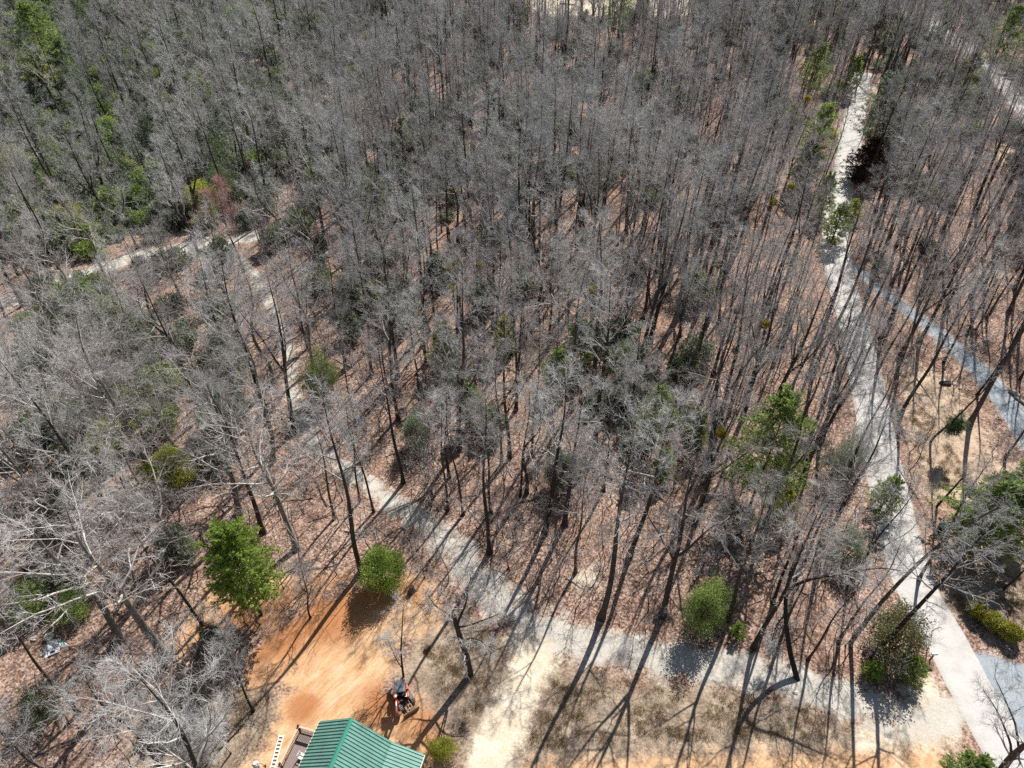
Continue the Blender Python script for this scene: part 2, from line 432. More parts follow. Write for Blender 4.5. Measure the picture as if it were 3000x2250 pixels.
def d_poly(X, Y, C):
    """signed distance, negative inside"""
    out = np.full(X.shape, 30.0)
    lo = C.min(0) - 8; hi = C.max(0) + 8
    sel = (X > lo[0]) & (X < hi[0]) & (Y > lo[1]) & (Y < hi[1])
    p = np.stack([X[sel], Y[sel]], -1)
    if len(p) == 0: return out
    d = np.full(len(p), 1e9); ins = np.zeros(len(p), bool)
    for i in range(len(C)):
        a, b = C[i], C[(i + 1) % len(C)]
        ab = b - a
        t = np.clip(((p - a) @ ab) / (ab @ ab + 1e-9), 0, 1)
        d = np.minimum(d, np.linalg.norm(p - a - t[:, None] * ab, axis=1))
        c = ((a[1] > p[:, 1]) != (b[1] > p[:, 1])) & (p[:, 0] < (b[0] - a[0]) * (p[:, 1] - a[1]) / (b[1] - a[1] + 1e-12) + a[0])
        ins ^= c
    out[sel] = np.where(ins, -d, d)
    return out

def soft(d, feather):
    return np.clip(0.5 - d / feather, 0, 1)

def zones(X, Y):
    z = {}
    z["clay"] = np.maximum.reduce([soft(d_poly(X, Y, POLY["clay"]), 5.0), soft(d_poly(X, Y, POLY["clay2"]), 5.0), 0.8 * soft(d_poly(X, Y, POLY["clay3"]), 5.0)])
    deep = np.zeros_like(X)
    for (px, py, r, k) in ((960, 1790, 5, 1.0), (1060, 1730, 4, 0.9), (820, 1850, 5, 0.9), (700, 1880, 5, 1.0), (1110, 2060, 3.0, 0.8), (890, 2075, 2.0, 0.9), (1240, 2120, 3.5, 0.7), (760, 1960, 4, 0.6), (1180, 1980, 1.2, 0.7), (2100, 2240, 4, 0.35), (1210, 1730, 1.5, 0.8)):
        g = ground_at(px, py)
        deep = np.maximum(deep, k * np.exp(-((X - g[0]) ** 2 + (Y - g[1]) ** 2) / r ** 2))
    z["deep"] = deep
    z["dry"] = np.maximum.reduce([soft(d_poly(X, Y, POLY[k]), 6.0) for k in ("dry", "dry2", "dry3")])
    z["straw"] = np.maximum.reduce([soft(d_poly(X, Y, POLY["straw"]), 9.0), soft(d_poly(X, Y, POLY["straw2"]), 5.0), soft(d_poly(X, Y, POLY["straw3"]), 4.0), soft(d_poly(X, Y, POLY["straw4"]), 3.0),
                                    0.62 * soft(np.abs(d_line(X, Y, LA, LAW) - 0.4), 1.6), 0.55 * soft(d_line(X, Y, TR, TRW + 1.2), 1.5), 0.5 * soft(d_line(X, Y, BD, BDW + 1.0), 1.5)])
    z["sand"] = np.maximum.reduce([soft(d_poly(X, Y, POLY["sand"]), 5.0), 0.75 * soft(d_poly(X, Y, POLY["sand2"]), 5.0), soft(d_poly(X, Y, POLY["sand3"]), 8.0), 0.62 * soft(d_poly(X, Y, POLY["sand4"]), 3.0), soft(d_line(X, Y, DR, DRW), 2.6)])
    dt = d_line(X, Y, TR, TRW)
    TRC = 1.3
    z["gravel"] = np.maximum(soft(dt, 2.6) - 0.22 * np.exp(-((dt + TRC) / 0.45) ** 2) * (TRC < 1.6), soft(d_line(X, Y, SI, SIW), 2.2))
    near_junction = np.exp(-((X - ground_at(1500, 1900)[0]) ** 2 + (Y - ground_at(1500, 1900)[1]) ** 2) / 30)
    z["gravel"] = z["gravel"] * (1 - 0.4 * near_junction)
    z["blue"] = np.maximum(0.85 * soft(d_line(X, Y, BD, BDW * 0.85), 1.8), soft(d_poly(X, Y, POLY["pad"]), 1.6))
    z["blue"] = np.maximum(z["blue"], 0.24 * soft(dt + 0.5, 2.0))
    z["pave"] = np.maximum(soft(d_line(X, Y, LA, LAW), 0.5), 0.75 * soft(d_line(X, Y, PV, PVW), 1.5))
    return z

def set_zones(me, X, Y):
    for k, v in zones(X.ravel(), Y.ravel()).items():
        a = me.attributes.new(k, 'FLOAT', 'POINT')
        a.data.foreach_set("value", v.astype(np.float32).ravel())

def grid_mesh(name, X, Y, Z):
    n, m = X.shape
    V = np.stack([X, Y, Z], -1).reshape(-1, 3)
    i = np.arange(n * m).reshape(n, m)
    Q = np.stack([i[:-1, :-1], i[:-1, 1:], i[1:, 1:], i[1:, :-1]], -1).reshape(-1, 4)
    me = np_mesh(name, V, Q, mats=[M_ground], smooth=True)
    set_zones(me, X, Y)
    return me

def axis(lo, hi, fine, out):
    core = np.arange(lo, hi, fine)
    g = [hi]
    s = fine
    while g[-1] < out:
        s *= 1.09; g.append(g[-1] + s)
    g = np.array(g)
    return core, g
cx, gx = axis(-62, 62, 0.42, 1200)
xs = np.concatenate([-(gx[::-1]), cx[1:], gx])
cy, gy = axis(12, 120, 0.42, 1500)
ys = np.concatenate([np.linspace(-120, 11.5, 40), cy, gy])
X, Y = np.meshgrid(xs, ys)
ground = link("ground", grid_mesh("ground", X, Y, terrain(X, Y)))
tag(ground, "brown leaf littered forest floor with orange clay and dry grass clearings", "ground", kind="structure")

def strip(name, C, w, lift, label, rough_edge=0.35, cols=13):
    C, w = densify(C, 0.45, w)
    T = np.gradient(C, axis=0); T /= np.linalg.norm(T, axis=1, keepdims=True) + 1e-9
    N = np.stack([-T[:, 1], T[:, 0]], 1)
    u = np.linspace(-1, 1, cols)
    k = len(C)
    jl = np.convolve(rng.normal(size=k + 8), np.ones(9) / 3, 'valid') * rough_edge
    jr = np.convolve(rng.normal(size=k + 8), np.ones(9) / 3, 'valid') * rough_edge
    half = w[:, None] / 2 + 0.35 + np.where(u[None, :] < 0, jl[:, None], jr[:, None]) * np.abs(u)[None, :] * 0.6
    XX = C[:, 0:1] + N[:, 0:1] * u[None, :] * half
    YY = C[:, 1:2] + N[:, 1:2] * u[None, :] * half
    edge = np.clip((1 - np.abs(u)) * 6, 0, 1)[None, :]
    ZZ = terrain(XX, YY) - 0.03 + (lift + 0.03) * edge
    o = link(name, grid_mesh(name, XX, YY, ZZ))
    return tag(o, label, name.replace("_", " "), kind="structure")
strip("gravel_track", TR, TRW, 0.040, "pale gravel track curving through the wood down to the lane")
strip("side_track", SI, SIW, 0.048, "pale gravel side track in the trees at far left")
strip("lane", LA, LAW, 0.062, "pale paved lane running down the right side of the wood", 0.12)
strip("sandy_drive", DR, DRW, 0.034, "sandy drive leading from gravel track down past the cabin")
strip("blue_gravel_drive", BD, BDW, 0.050, "blue grey gravel drive branching off the lane to the right")
strip("paved_road", PV, PVW, 0.056, "grey paved road behind the trees at top right", 0.1)

# ------------------------------------------------------------------ bare trees
def branch(rg, PP, PR, per, t0, t1, lenk, ang, npts, rfrac, rmin, rmax, up, wob, taper, droplen=0.55, even=False, lmin=0.0):
    N, P, _ = PP.shape
    plen = np.linalg.norm(np.diff(PP, axis=1), axis=2).sum(1)
    pi = np.repeat(np.arange(N), per)
    j = np.tile(np.arange(per), N)
    M = len(pi)
    s = (j + rg.uniform(0, 1, M)) / per
    t = t0 + (t1 - t0) * s
    f = np.clip(t, 0, 0.999) * (P - 1)
    i = f.astype(int); a = (f - i)[:, None]
    base = PP[pi, i] * (1 - a) + PP[pi, i + 1] * a
    tan = norm(PP[pi, i + 1] - PP[pi, i])
    r = PR[pi, i] * (1 - a[:, 0]) + PR[pi, i + 1] * a[:, 0]
    if even:
        th = j * 2.399 + rg.uniform(-0.5, 0.5, M) + rg.uniform(0, 6.28)
        rv = np.stack([np.cos(th), np.sin(th), np.zeros(M)], 1)
    else:
        rv = rg.normal(size=(M, 3))
    perp = norm(rv - (rv * tan).sum(1, keepdims=True) * tan)
    an = np.radians(rg.uniform(ang[0], ang[1], M))[:, None]
    d = np.cos(an) * tan + np.sin(an) * perp
    L = np.maximum(plen[pi] * lenk * (1 - droplen * s) * rg.uniform(0.65, 1.25, M), lmin)
    pts = np.empty((M, npts, 3)); pts[:, 0] = base
    for k in range(1, npts):
        d = norm(d + wob * rg.normal(size=(M, 3)) + np.array([0, 0, up]))
        pts[:, k] = pts[:, k - 1] + d * (L / (npts - 1))[:, None]
    r0 = np.clip(r * rfrac, rmin, rmax)
    rad = r0[:, None] * np.linspace(1, taper, npts)[None, :]
    return pts, rad

def trunk_line(rg, H, r0, lean, wig, n=16):
    z = np.linspace(0, 1, n)
    ph = rg.uniform(0, 6.28, 4)
    x = wig * (np.sin(z * 4 + ph[0]) - np.sin(ph[0])) + 0.4 * wig * np.sin(z * 11 + ph[1]) + lean[0] * z
    y = wig * (np.sin(z * 4.6 + ph[2]) - np.sin(ph[2])) + 0.4 * wig * np.sin(z * 10 + ph[3]) + lean[1] * z
    x -= x[0]; y -= y[0]
    P = np.stack([x, y, z * H - 0.25], 1)
    R = r0 * (1 - 0.93 * z ** 1.15)
    R = R * (1 + 0.7 * np.exp(-z * H / 0.5))
    R = np.maximum(R, 0.018)
    return P[None], R[None]

def make_bare(seed, H, r0, cs, limbs, spread, mats, ang=(28, 58), lean=(0, 0), wig=0.25, fork=False, tw=1.05, twig_n=(7, 6, 4), custom=None):
    """returns trunk mesh, crown mesh and fork points"""
    rg = np.random.default_rng(seed)
    if custom is not None:
        P, R = custom
    else:
        P, R = trunk_line(rg, H, r0 * 1.3, lean, wig)
    trunks = [(P, R)]
    src_P, src_R = P, R
    L1s = []
    if fork:
        Pf, Rf = branch(rg, P, R, 2, cs - 0.08, cs + 0.02, 0.52, (14, 26), 16, 0.75, 0.05, 9, 0.05, 0.05, 0.12, 0.0, True)
        trunks.append((Pf, Rf))
        a = branch(rg, Pf, Rf, max(4, limbs // 2), 0.25, 0.97, spread * 1.3, ang, 8, 0.55, 0.022, 0.12, 0.06, 0.12, 0.22, 0.5, True)
        L1s.append(a)
    L1s.append(branch(rg, P, R, limbs, cs, 0.97, spread, ang, 8, 0.55, 0.022, 0.13, 0.06, 0.12, 0.22, 0.55, True))
    P1 = np.concatenate([a[0] for a in L1s]); R1 = np.concatenate([a[1] for a in L1s])
    P2, R2 = branch(rg, P1, R1, twig_n[0], 0.22, 0.98, 0.42, (25, 60), 6, 0.6, 0.014, 0.055, 0.05, 0.14, 0.35, 0.5)
    P3, R3 = branch(rg, P2, R2, twig_n[1], 0.2, 1.0, 0.45, (22, 55), 4, 0.6, 0.0095 * tw, 0.028, 0.05, 0.16, 0.5, 0.4, False, 0.7)
    P4, R4 = branch(rg, P3, R3, twig_n[2], 0.15, 1.0, 0.55, (20, 50), 3, 0.7, 0.0075 * tw, 0.012 * tw, 0.06, 0.16, 0.6, 0.3, False, 0.4)
    tv = [(*tubes(p, r, 8, rg), 0) for p, r in trunks]
    V, Q, mi = merge(tv)
    tm = np_mesh("trunk", V, Q, mats=[mats[0]], mi_q=mi, smooth=True)
    parts = [(*tubes(P1, R1, 5, rg), 0), (*tubes(P2, R2, 4, rg), 0), (*tubes(P3, R3, 3, rg), 1), (*tubes(P4, R4, 3, rg), 1)]
    V, Q, mi = merge(parts)
    cm = np_mesh("crown", V, Q, mats=[mats[1], mats[2]], mi_q=mi)
    return tm, cm, P1[:, 3]

GREY = (M_trunk, M_limb, M_twig)
PALE = (M_trunk_pale, M_limb_pale, M_twig_pale)
BROWN = (M_trunk, M_limb, M_twig_brown)
MIXED = (M_trunk, M_limb_pale, M_twig)
VAR = []     # (trunk mesh, crown mesh, phrase)
def variant(phrase, *a, **k):
    VAR.append((*make_bare(*a, **k), phrase))
variant("tall straight leafless tree", 1, 24, 0.21, 0.55, 12, 0.24, GREY, twig_n=(6, 6, 4))
variant("fan crowned leafless tree", 2, 23, 0.23, 0.48, 14, 0.28, MIXED)
variant("dark stemmed leafless tree", 3, 25, 0.19, 0.58, 11, 0.22, BROWN, twig_n=(6, 5, 4))
variant("leafless tree with upswept branches", 4, 22, 0.19, 0.42, 14, 0.30, GREY, ang=(20, 40))
variant("broad pale limbed leafless oak", 5, 20, 0.27, 0.34, 14, 0.44, PALE, ang=(38, 72), wig=0.4)
variant("broad whitish leafless tree", 6, 19, 0.25, 0.36, 13, 0.42, PALE, ang=(35, 66), fork=True, wig=0.4)
variant("slender small crowned leafless tree", 7, 19, 0.12, 0.55, 9, 0.22, GREY, twig_n=(6, 5, 3))
variant("slender dark leafless tree", 8, 21, 0.14, 0.6, 9, 0.2, BROWN, twig_n=(6, 5, 3), lean=(0.8, 0.2))
variant("twin stemmed grey leafless tree", 9, 23, 0.23, 0.36, 12, 0.27, GREY, fork=True)
variant("forked dark leafless tree", 10, 22, 0.22, 0.45, 9, 0.28, BROWN, fork=True, lean=(-0.8, 0.4), twig_n=(6, 5, 4))
variant("crooked leafless tree", 11, 18, 0.18, 0.4, 12, 0.34, MIXED, wig=0.9, ang=(32, 68))
variant("young fine twigged leafless tree", 12, 14, 0.10, 0.3, 14, 0.3, GREY, ang=(18, 38), twig_n=(6, 5, 4))

variant("thin dark leafless tree", 13, 20, 0.15, 0.62, 9, 0.2, BROWN, twig_n=(5, 5, 3), lean=(0.5, -0.3))
variant("high limbed leafless tree", 14, 26, 0.20, 0.6, 10, 0.24, MIXED, ang=(25, 50), twig_n=(6, 6, 3))
variant("gnarled pale leafless tree", 15, 17, 0.2, 0.38, 11, 0.38, PALE, ang=(40, 75), wig=0.6, twig_n=(6, 5, 4))
variant("multi stemmed leafless tree", 16, 16, 0.13, 0.15, 12, 0.3, MIXED, fork=True, ang=(20, 45), twig_n=(6, 5, 4))

def make_sapling(seed, H):
    rg = np.random.default_rng(seed)
    P, R = trunk_line(rg, H, 0.035, (rg.normal() * 0.3, rg.normal() * 0.3), 0.18, 9)
    P1, R1 = branch(rg, P, R, 9, 0.25, 0.95, 0.33, (25, 55), 5, 0.6, 0.008, 0.02, 0.06, 0.12, 0.5, 0.5, True)
    P2, R2 = branch(rg, P1, R1, 5, 0.2, 1, 0.45, (25, 55), 3, 0.7, 0.006, 0.01, 0.05, 0.12, 0.6, 0.4)
    P3, R3 = branch(rg, P2, R2, 3, 0.2, 1, 0.6, (25, 55), 3, 0.8, 0.005, 0.008, 0.05, 0.12, 0.6, 0.4)
    V, Q, mi = merge([(*tubes(P, R, 4, rg), 0), (*tubes(P1, R1, 3, rg), 1), (*tubes(P2, R2, 3, rg), 1), (*tubes(P3, R3, 3, rg), 1)])
    return np_mesh("sapling", V, Q, mats=[M_trunk, M_twig_brown if seed % 2 else M_twig], mi_q=mi)

# ------------------------------------------------------------------ evergreens
def leaves(rg, C, D, L, Wd, spread=0.7):
    """quads at C pointing roughly along D"""
    n = len(C)
    d = norm(D + spread * rg.normal(size=(n, 3)))
    s = norm(np.cross(d, rg.normal(size=(n, 3))))
    l = L * rg.uniform(0.6, 1.3, n)[:, None]; w = Wd * rg.uniform(0.7, 1.3, n)[:, None]
    V = np.stack([C - s * w * 0.35, C + d * l * 0.5 - s * w, C + d * l, C + d * l * 0.45 + s * w], 1).reshape(-1, 3)
    Q = np.arange(n * 4).reshape(n, 4)
    return V, Q

def make_conifer(seed, H, Wd, cs, whorls=16, per=5, needles=15, droop=-0.02, L=0.34, wN=0.06, trunk_r=0.14, ragged=0.25, shape=1.0):
    rg = np.random.default_rng(seed)
    P, R = trunk_line(rg, H, trunk_r, (rg.normal() * 0.25, rg.normal() * 0.25), 0.1, 12)
    n = whorls * per
    s = (np.arange(n) + rg.uniform(0, 1, n)) / n
    t = cs + (0.985 - cs) * s
    f = t * 11; i = np.minimum(f.astype(int), 10); a = (f - i)[:, None]
    base = P[0][i] * (1 - a) + P[0][i + 1] * a
    th = np.arange(n) * 2.399 + rg.uniform(-0.5, 0.5, n)
    prof = np.sin(np.clip(0.18 + 0.82 * (1 - s), 0, 1) * math.pi / 2) ** shape * np.clip(0.35 + s * 3.0, 0, 1)
    ln = Wd / 2 * prof * rg.uniform(1 - ragged, 1 + ragged, n)
    el = np.radians(-8 + 55 * s + rg.normal(size=n) * 8)
    d = np.stack([np.cos(th) * np.cos(el), np.sin(th) * np.cos(el), np.sin(el)], 1)
    pts = np.empty((n, 6, 3)); pts[:, 0] = base
    for k in range(1, 6):
        d = norm(d + 0.08 * rg.normal(size=(n, 3)) + np.array([0, 0, droop + 0.05 * (k > 3)]))
        pts[:, k] = pts[:, k - 1] + d * (ln / 5)[:, None]
    rad = 0.03 * np.clip(ln / 2, 0.3, 1.3)[:, None] * np.linspace(1, 0.3, 6)
    P2, R2 = branch(rg, pts, rad, 10, 0.2, 1.0, 0.42, (30, 65), 4, 0.6, 0.006, 0.012, 0.03, 0.1, 0.5, 0.5, False, 0.25)
    m = len(P2)
    k = np.tile(np.arange(needles), m); ii = np.repeat(np.arange(m), needles)
    u = rg.uniform(0.1, 1, m * needles) * 3
    j = np.minimum(u.astype(int), 2); w = (u - j)[:, None]
    C = P2[ii, j] * (1 - w) + P2[ii, j + 1] * w + rg.normal(size=(m * needles, 3)) * 0.04
    D = norm(P2[ii, j + 1] - P2[ii, j] + np.array([0, 0, 0.15]))
    lv, lq = leaves(rg, C, D, L, wN, 0.55)
    V, Q, mi = merge([(*tubes(P, R, 7, rg), 0)])
    tm = np_mesh("trunk", V, Q, mats=[M_trunk], smooth=True)
    bv = merge([(*tubes(pts, rad, 4, rg), 0), (lv, lq, 1)])
    cm = np_mesh("crown", bv[0], bv[1], mats=[M_trunk, L_mid], mi_q=bv[2])
    return tm, cm

def make_bush(seed, H, Wd, clumps=80, per=110, L=0.16, wl=0.06, stems=6, flat=0.5, round_=False, lo=0.08, lump_k=1.0):
    rg = np.random.default_rng(seed)
    c = norm(rg.normal(size=(clumps, 3)))
    rad = rg.uniform(0.35, 1.0, clumps) ** (0.33 if round_ else 0.5)
    lump = 1 + (0.03 if round_ else 0.2 * lump_k) * np.sin(3 * c[:, 0] + rg.uniform(0, 6)) + (0.03 if round_ else 0.18 * lump_k) * np.sin(4 * c[:, 1] + 2 * c[:, 2] + rg.uniform(0, 6))
    c = c * (rad * lump)[:, None]
    c = c * np.array([Wd / 2 * 0.88, Wd / 2 * 0.88, H * (0.5 - lo / 2) * 0.9])
    c[:, 2] += H * (0.5 + lo / 2)
    if not round_:
        k = 1 - flat * np.clip(c[:, 2] / H - 0.45, 0, 1)
        c[:, :2] *= k[:, None]
    n = clumps * per
    ii = np.repeat(np.arange(clumps), per)
    sp = (0.075 if round_ else 0.085) * Wd
    C = c[ii] + np.clip(rg.normal(size=(n, 3)), -1.7, 1.7) * np.array([sp, sp, sp * 0.8])
    C[:, 2] = np.maximum(C[:, 2], 0.05)
    D = norm(C - np.array([0, 0, H * 0.35]) + np.array([0, 0, 0.4]))
    lv, lq = leaves(rg, C, D, L, wl, 0.9)
    S = []
    for q in range(stems):
        a = rg.uniform(0, 6.28); b = c[rg.integers(0, clumps)] * np.array([0.7, 0.7, 0.9])
        p0 = np.array([0.06 * math.cos(a), 0.06 * math.sin(a), -0.15]); mid = (p0 + b) / 2 + np.array([0, 0, 0.15 * H * 0.3])
        S.append([p0, p0 * 0.5 + mid * 0.5, mid, b])
    S = np.array(S); R = np.tile(np.array([0.05, 0.04, 0.03, 0.012]) * min(1, H / 4), (stems, 1))
    sv, sq = tubes(S, R, 5, rg)
    sm = np_mesh("stem", sv, sq, mats=[M_trunk])
    fm = np_mesh("foliage", lv, lq, mats=[L_mid])
    return sm, fm

# ------------------------------------------------------------------ woods: positions
HERO = []    # (x, y, variant, scale, rotz, label, group)
def clear_of_roads(x, y, m=0.8):
    X = np.atleast_1d(np.asarray(x, float)); Y = np.atleast_1d(np.asarray(y, float))
    ok = np.ones(len(X), bool)
    for C, w in ((TR, TRW), (SI, SIW), (LA, LAW), (DR, DRW), (BD, BDW), (PV, PVW)):
        ok &= d_line(X, Y, C, w) > m
    for k in ("clay", "clay2", "dry", "sand", "pad"):
        ok &= d_poly(X, Y, POLY[k]) > 0.6
    ok &= d_poly(X, Y, POLY["straw"]) > -1.5
    ok &= d_poly(X, Y, POLY["sand3"]) > -2
    return ok
hero_px = [
    (1061, 1674, 0, 1.0), (1434, 1620, 2, 0.95), (1357, 1509, 6, 0.95), (1597, 1559, 1, 0.95), (1655, 1536, 8, 0.9), (1845, 1627, 0, 0.95),
    (1741, 1297, 1, 1.0), (1768, 1437, 7, 0.95), (1470, 1356, 6, 0.9), (1493, 1342, 2, 0.9), (1542, 1446, 10, 0.9), (1524, 1455, 6, 0.9), (1439, 1500, 7, 0.85),
    (1312, 1496, 6, 0.9), (1181, 1414, 2, 0.85), (1095, 1500, 6, 0.9), (1054, 1469, 6, 0.8), (1343, 1315, 8, 1.05), (1167, 1229, 10, 1.0), (1090, 1098, 2, 0.9),
    (1405, 1071, 7, 0.9), (1420, 1062, 6, 0.85), (1445, 962, 2, 1.0), (1511, 1202, 3, 0.9), (1674, 1202, 1, 0.95), (1536, 836, 0, 1.0), (1495, 813, 6, 0.9),
    (1601, 1030, 10, 0.95), (1954, 1103, 7, 0.9), (1904, 1003, 8, 1.05), (1872, 1066, 9, 1.0), (1556, 1338, 7, 0.9), (1619, 1256, 6, 0.9), (1316, 1401, 10, 0.8),
    (2271, 1911, 7, 0.85), (2208, 1898, 2, 0.85), (2366, 1934, 6, 0.8), (2131, 1816, 3, 0.9), (2457, 1880, 6, 0.9),
    (2457, 1080, 7, 0.9), (2402, 1003, 2, 0.95), (2565, 1103, 7, 0.9), (2624, 1098, 6, 0.9), (2637, 1220, 3, 0.95), (2764, 1062, 6, 1.0), (2832, 980, 7, 0.9), (2859, 967, 6, 0.9),
    (2954, 917, 9, 0.9), (2542, 949, 7, 0.95), (2610, 840, 2, 0.95), (2104, 1265, 2, 1.0), (2136, 1216, 7, 1.0), (2081, 1193, 6, 1.0), (2176, 1225, 8, 1.0), (2325, 1455, 2, 0.9),
    (2368, 1350, 3, 0.9), (2692, 1699, 7, 0.9), (2938, 1726, 12, 0.5), (2230, 1560, 9, 0.9), (2400, 1600, 1, 0.85), (2330, 1690, 7, 0.85), (2480, 1720, 6, 0.9),
    (486, 1923, 4, 1.1), (352, 1875, 4, 1.0), (595, 1830, 7, 0.9), (870, 1608, 4, 0.95), (782, 1206, 1, 1.0), (705, 1184, 3, 1.0), (859, 1265, 9, 1.0), (595, 1222, 2, 0.9), (450, 1440, 5, 1.0),
    (205, 1460, 14, 1.0), (700, 1500, 4, 1.0), (480, 2250, 10, 0.8), (570, 2270, 11, 1.0), (230, 2090, 6, 1.0), (800, 1350, 4, 0.9), (560, 1640, 5, 0.95), (260, 1650, 5, 1.05),
    (60, 1560, 4, 1.1), (20, 1900, 5, 1.0), (910, 1810, 11, 0.7), (770, 1560, 1, 0.9), (980, 1520, 7, 0.8), (690, 1340, 4, 0.9), (330, 1250, 5, 1.0), (130, 1250, 4, 1.0),
    (678, 370, 4, 1.25), (565, 393, 8, 1.1), (393, 393, 2, 1.1), (1565, 235, 0, 1.15), (1440, 260, 1, 1.1), (1810, 145, 0, 1.2), (1610, 655, 8, 1.0), (1395, 460, 1, 1.0), (1145, 600, 9, 1.05),
    (2565, 619, 0, 1.0), (2511, 601, 2, 1.0), (2580, 610, 6, 1.0), (2525, 215, 8, 1.2),
]
pts_all = []
for (px, py, v, s) in hero_px:
    g = ground_at(px, py)
    pts_all.append((g[0], g[1], v, s * 1.0, True))

MIST = [(2319, 301), (2360, 303), (2307, 531), (2269, 613), (2831, 175), (2467, 409), (2398, 436), (1315, 775), (1341, 768), (1400, 791), (1303, 868), (1730, 858), (1232, 958), (2107, 786), (2240, 935), (2140, 1290), (1066, 100)]

# sight lines the photograph shows open: (px, py, radius, how much to thin)
OPEN = np.array([(1117, 1672, 90, 1), (640, 1590, 110, 1), (483, 1375, 90, .95), (2068, 1775, 95, .95), (2262, 1270, 140, 1), (2890, 1490, 130, .9), (2630, 1880, 110, 1), (940, 1115, 80, 1), (1387, 1195, 75, 1),
                 (1708, 985, 80, .95), (1632, 1062, 75, .97), (1830, 1060, 90, .9), (1838, 1140, 70, .9), (1938, 1190, 95, .97), (1950, 1350, 50, .8), (1294, 1015, 50, .7), (92, 80, 110, .95), (100, 160, 90, .9), (282, 312, 70, .9),
                 (347, 432, 50, .8), (579, 550, 70, .9), (606, 450, 80, .85), (640, 540, 70, .8), (668, 620, 60, 1), (2393, 200, 70, .9), (2392, 405, 80, .9), (2590, 330, 90, .9), (2545, 440, 80, .95), (2958, 95, 70, .9),
                 (2757, 1545, 60, 1), (2915, 1815, 110, 1), (160, 1885, 90, 1), (1180, 2060, 150, 1), (1000, 2180, 200, 1), (2800, 1230, 110, 1), (1812, 50, 60, .7), (1590, 75, 70, .7), (1390, 170, 150, .45), (850, 1070, 60, .95), (860, 1150, 60, .95), (875, 1230, 65, .97),
                 (920, 1300, 70, .97), (980, 1350, 85, 1), (1070, 1410, 80, .95), (1150, 1450, 95, .97), (1230, 1520, 90, .95), (1200, 1250, 160, .45), (1500, 1250, 220, .45), (1700, 1350, 160, .35), (820, 960, 60, .95), (790, 900, 50, .9), (845, 1020, 60, .97), (1300, 1580, 110, .95), (1450, 1760, 160, 1), (1700, 1850, 180, 1), (2000, 1900, 160, .95), (2300, 1990, 150, .9), (820, 980, 50, .75), (2500, 320, 60, .85), (2485, 450, 60, .85), (2460, 570, 60, .85),
                 (2455, 700, 60, .6), (2465, 850, 60, .5), (2520, 1050, 60, .6), (2560, 1250, 70, .65), (2600, 1420, 70, .8), (2660, 1650, 90, .9), (2760, 1850, 110, 1), (2850, 2050, 130, 1), (2640, 910, 60, .5), (2840, 1070, 80, .7), (2960, 1200, 80, .8),
                 (2700, 1150, 110, .85), (2850, 1350, 140, .95), (271, 793, 85, .95), (130, 850, 85, .95), (200, 820, 80, .95), (340, 768, 80, .95), (40, 885, 80, .95), (407, 746, 85, .95), (540, 755, 85, .95), (1700, 15, 140, .7), (2975, 315, 50, .6), (2950, 460, 70, .7)])
def open_sight(x, y, s):
    a, b = to_px([[x, y, 5 * s], [x, y, 10 * s], [x, y, 15 * s], [x, y, 19 * s]])
    d = ((a[:, None] - OPEN[None, :, 0]) ** 2 + (b[:, None] - OPEN[None, :, 1]) ** 2 < OPEN[None, :, 2] ** 2).any(0)
    base = to_px([[x, y, 0]])[1][0]
    k = OPEN[d & (base > OPEN[:, 1] - 20), 3]
    return len(k) == 0 or rng.uniform() > k.max()

# scatter the rest of the wood by dart throwing on a hash grid
occupied = {}
def occ_near(x, y, d):
    k = 6.0; i, j = int(x // k), int(y // k)
    for a in (-1, 0, 1):
        for b in (-1, 0, 1):
            for (p, q) in occupied.get((i + a, j + b), ()):
                if (p - x) ** 2 + (q - y) ** 2 < d * d: return True
    return False
def occ_add(x, y):
    occupied.setdefault((int(x // 6.0), int(y // 6.0)), []).append((x, y))
for p in pts_all: occ_add(p[0], p[1])
N0 = 34000
cxs = rng.uniform(-1, 1, N0); cys = rng.uniform(0, 1, N0)
yy = 8 + (430 - 8) * cys ** 0.8
xx = cxs * (0.62 * yy + 60)
okr = clear_of_roads(xx, yy)
PXs, PYs = to_px(np.stack([xx, yy, np.zeros(N0)], 1))
LITE = 0
for x, y, ok, px, py in zip(xx, yy, okr, PXs, PYs):
    if not ok: continue
    dmin = 4.3
    if 900 < px < 2050 and 1150 < py < 1950: dmin = 5.2       # open wood above the track
    if px < 900 and py > 1000: dmin = 4.9
    if px > 2550 and 1300 < py < 2250: dmin = 8.5
    if px > 2450 and py < 1300: dmin = 3.7
    if 2050 < px < 2550 and 900 < py < 2000: dmin = 3.7
    if px < 1000 and py > 1950: dmin = 6.0
    if py < 900: dmin = 3.9
    if py < 420: dmin = 3.6
    if 1000 < px < 2600 and 450 < py < 1150: dmin = 3.3
    if px < 1000 and py < 900: dmin = 5.8
    if px > 850 and py > 2200: continue                    # nothing stands between the camera and the yard
    if occ_near(x, y, dmin): continue
    if not open_sight(x, y, 1.0): continue
    if px < 950 and py > 900: v = rng.choice([4, 5, 14, 5, 1, 3, 10, 8, 6, 11, 14, 15, 4])
    elif px < 1100 and py <= 900: v = rng.choice([1, 3, 5, 8, 10, 11, 13, 15, 14, 12, 7])
    elif px > 2000: v = rng.choice([0, 2, 7, 12, 6, 2, 9, 12, 6, 8, 7, 13, 12])
    else: v = rng.choice([0, 1, 2, 3, 6, 7, 8, 9, 10, 11, 12, 12, 13, 15, 7])
    occ_add(x, y)
    pts_all.append((x, y, int(v), float(rng.uniform(0.68, 1.12)), False))
pts_all = [(x, y, v, s, h, float(rng.uniform(0, 6.28))) for (x, y, v, s, h) in pts_all]

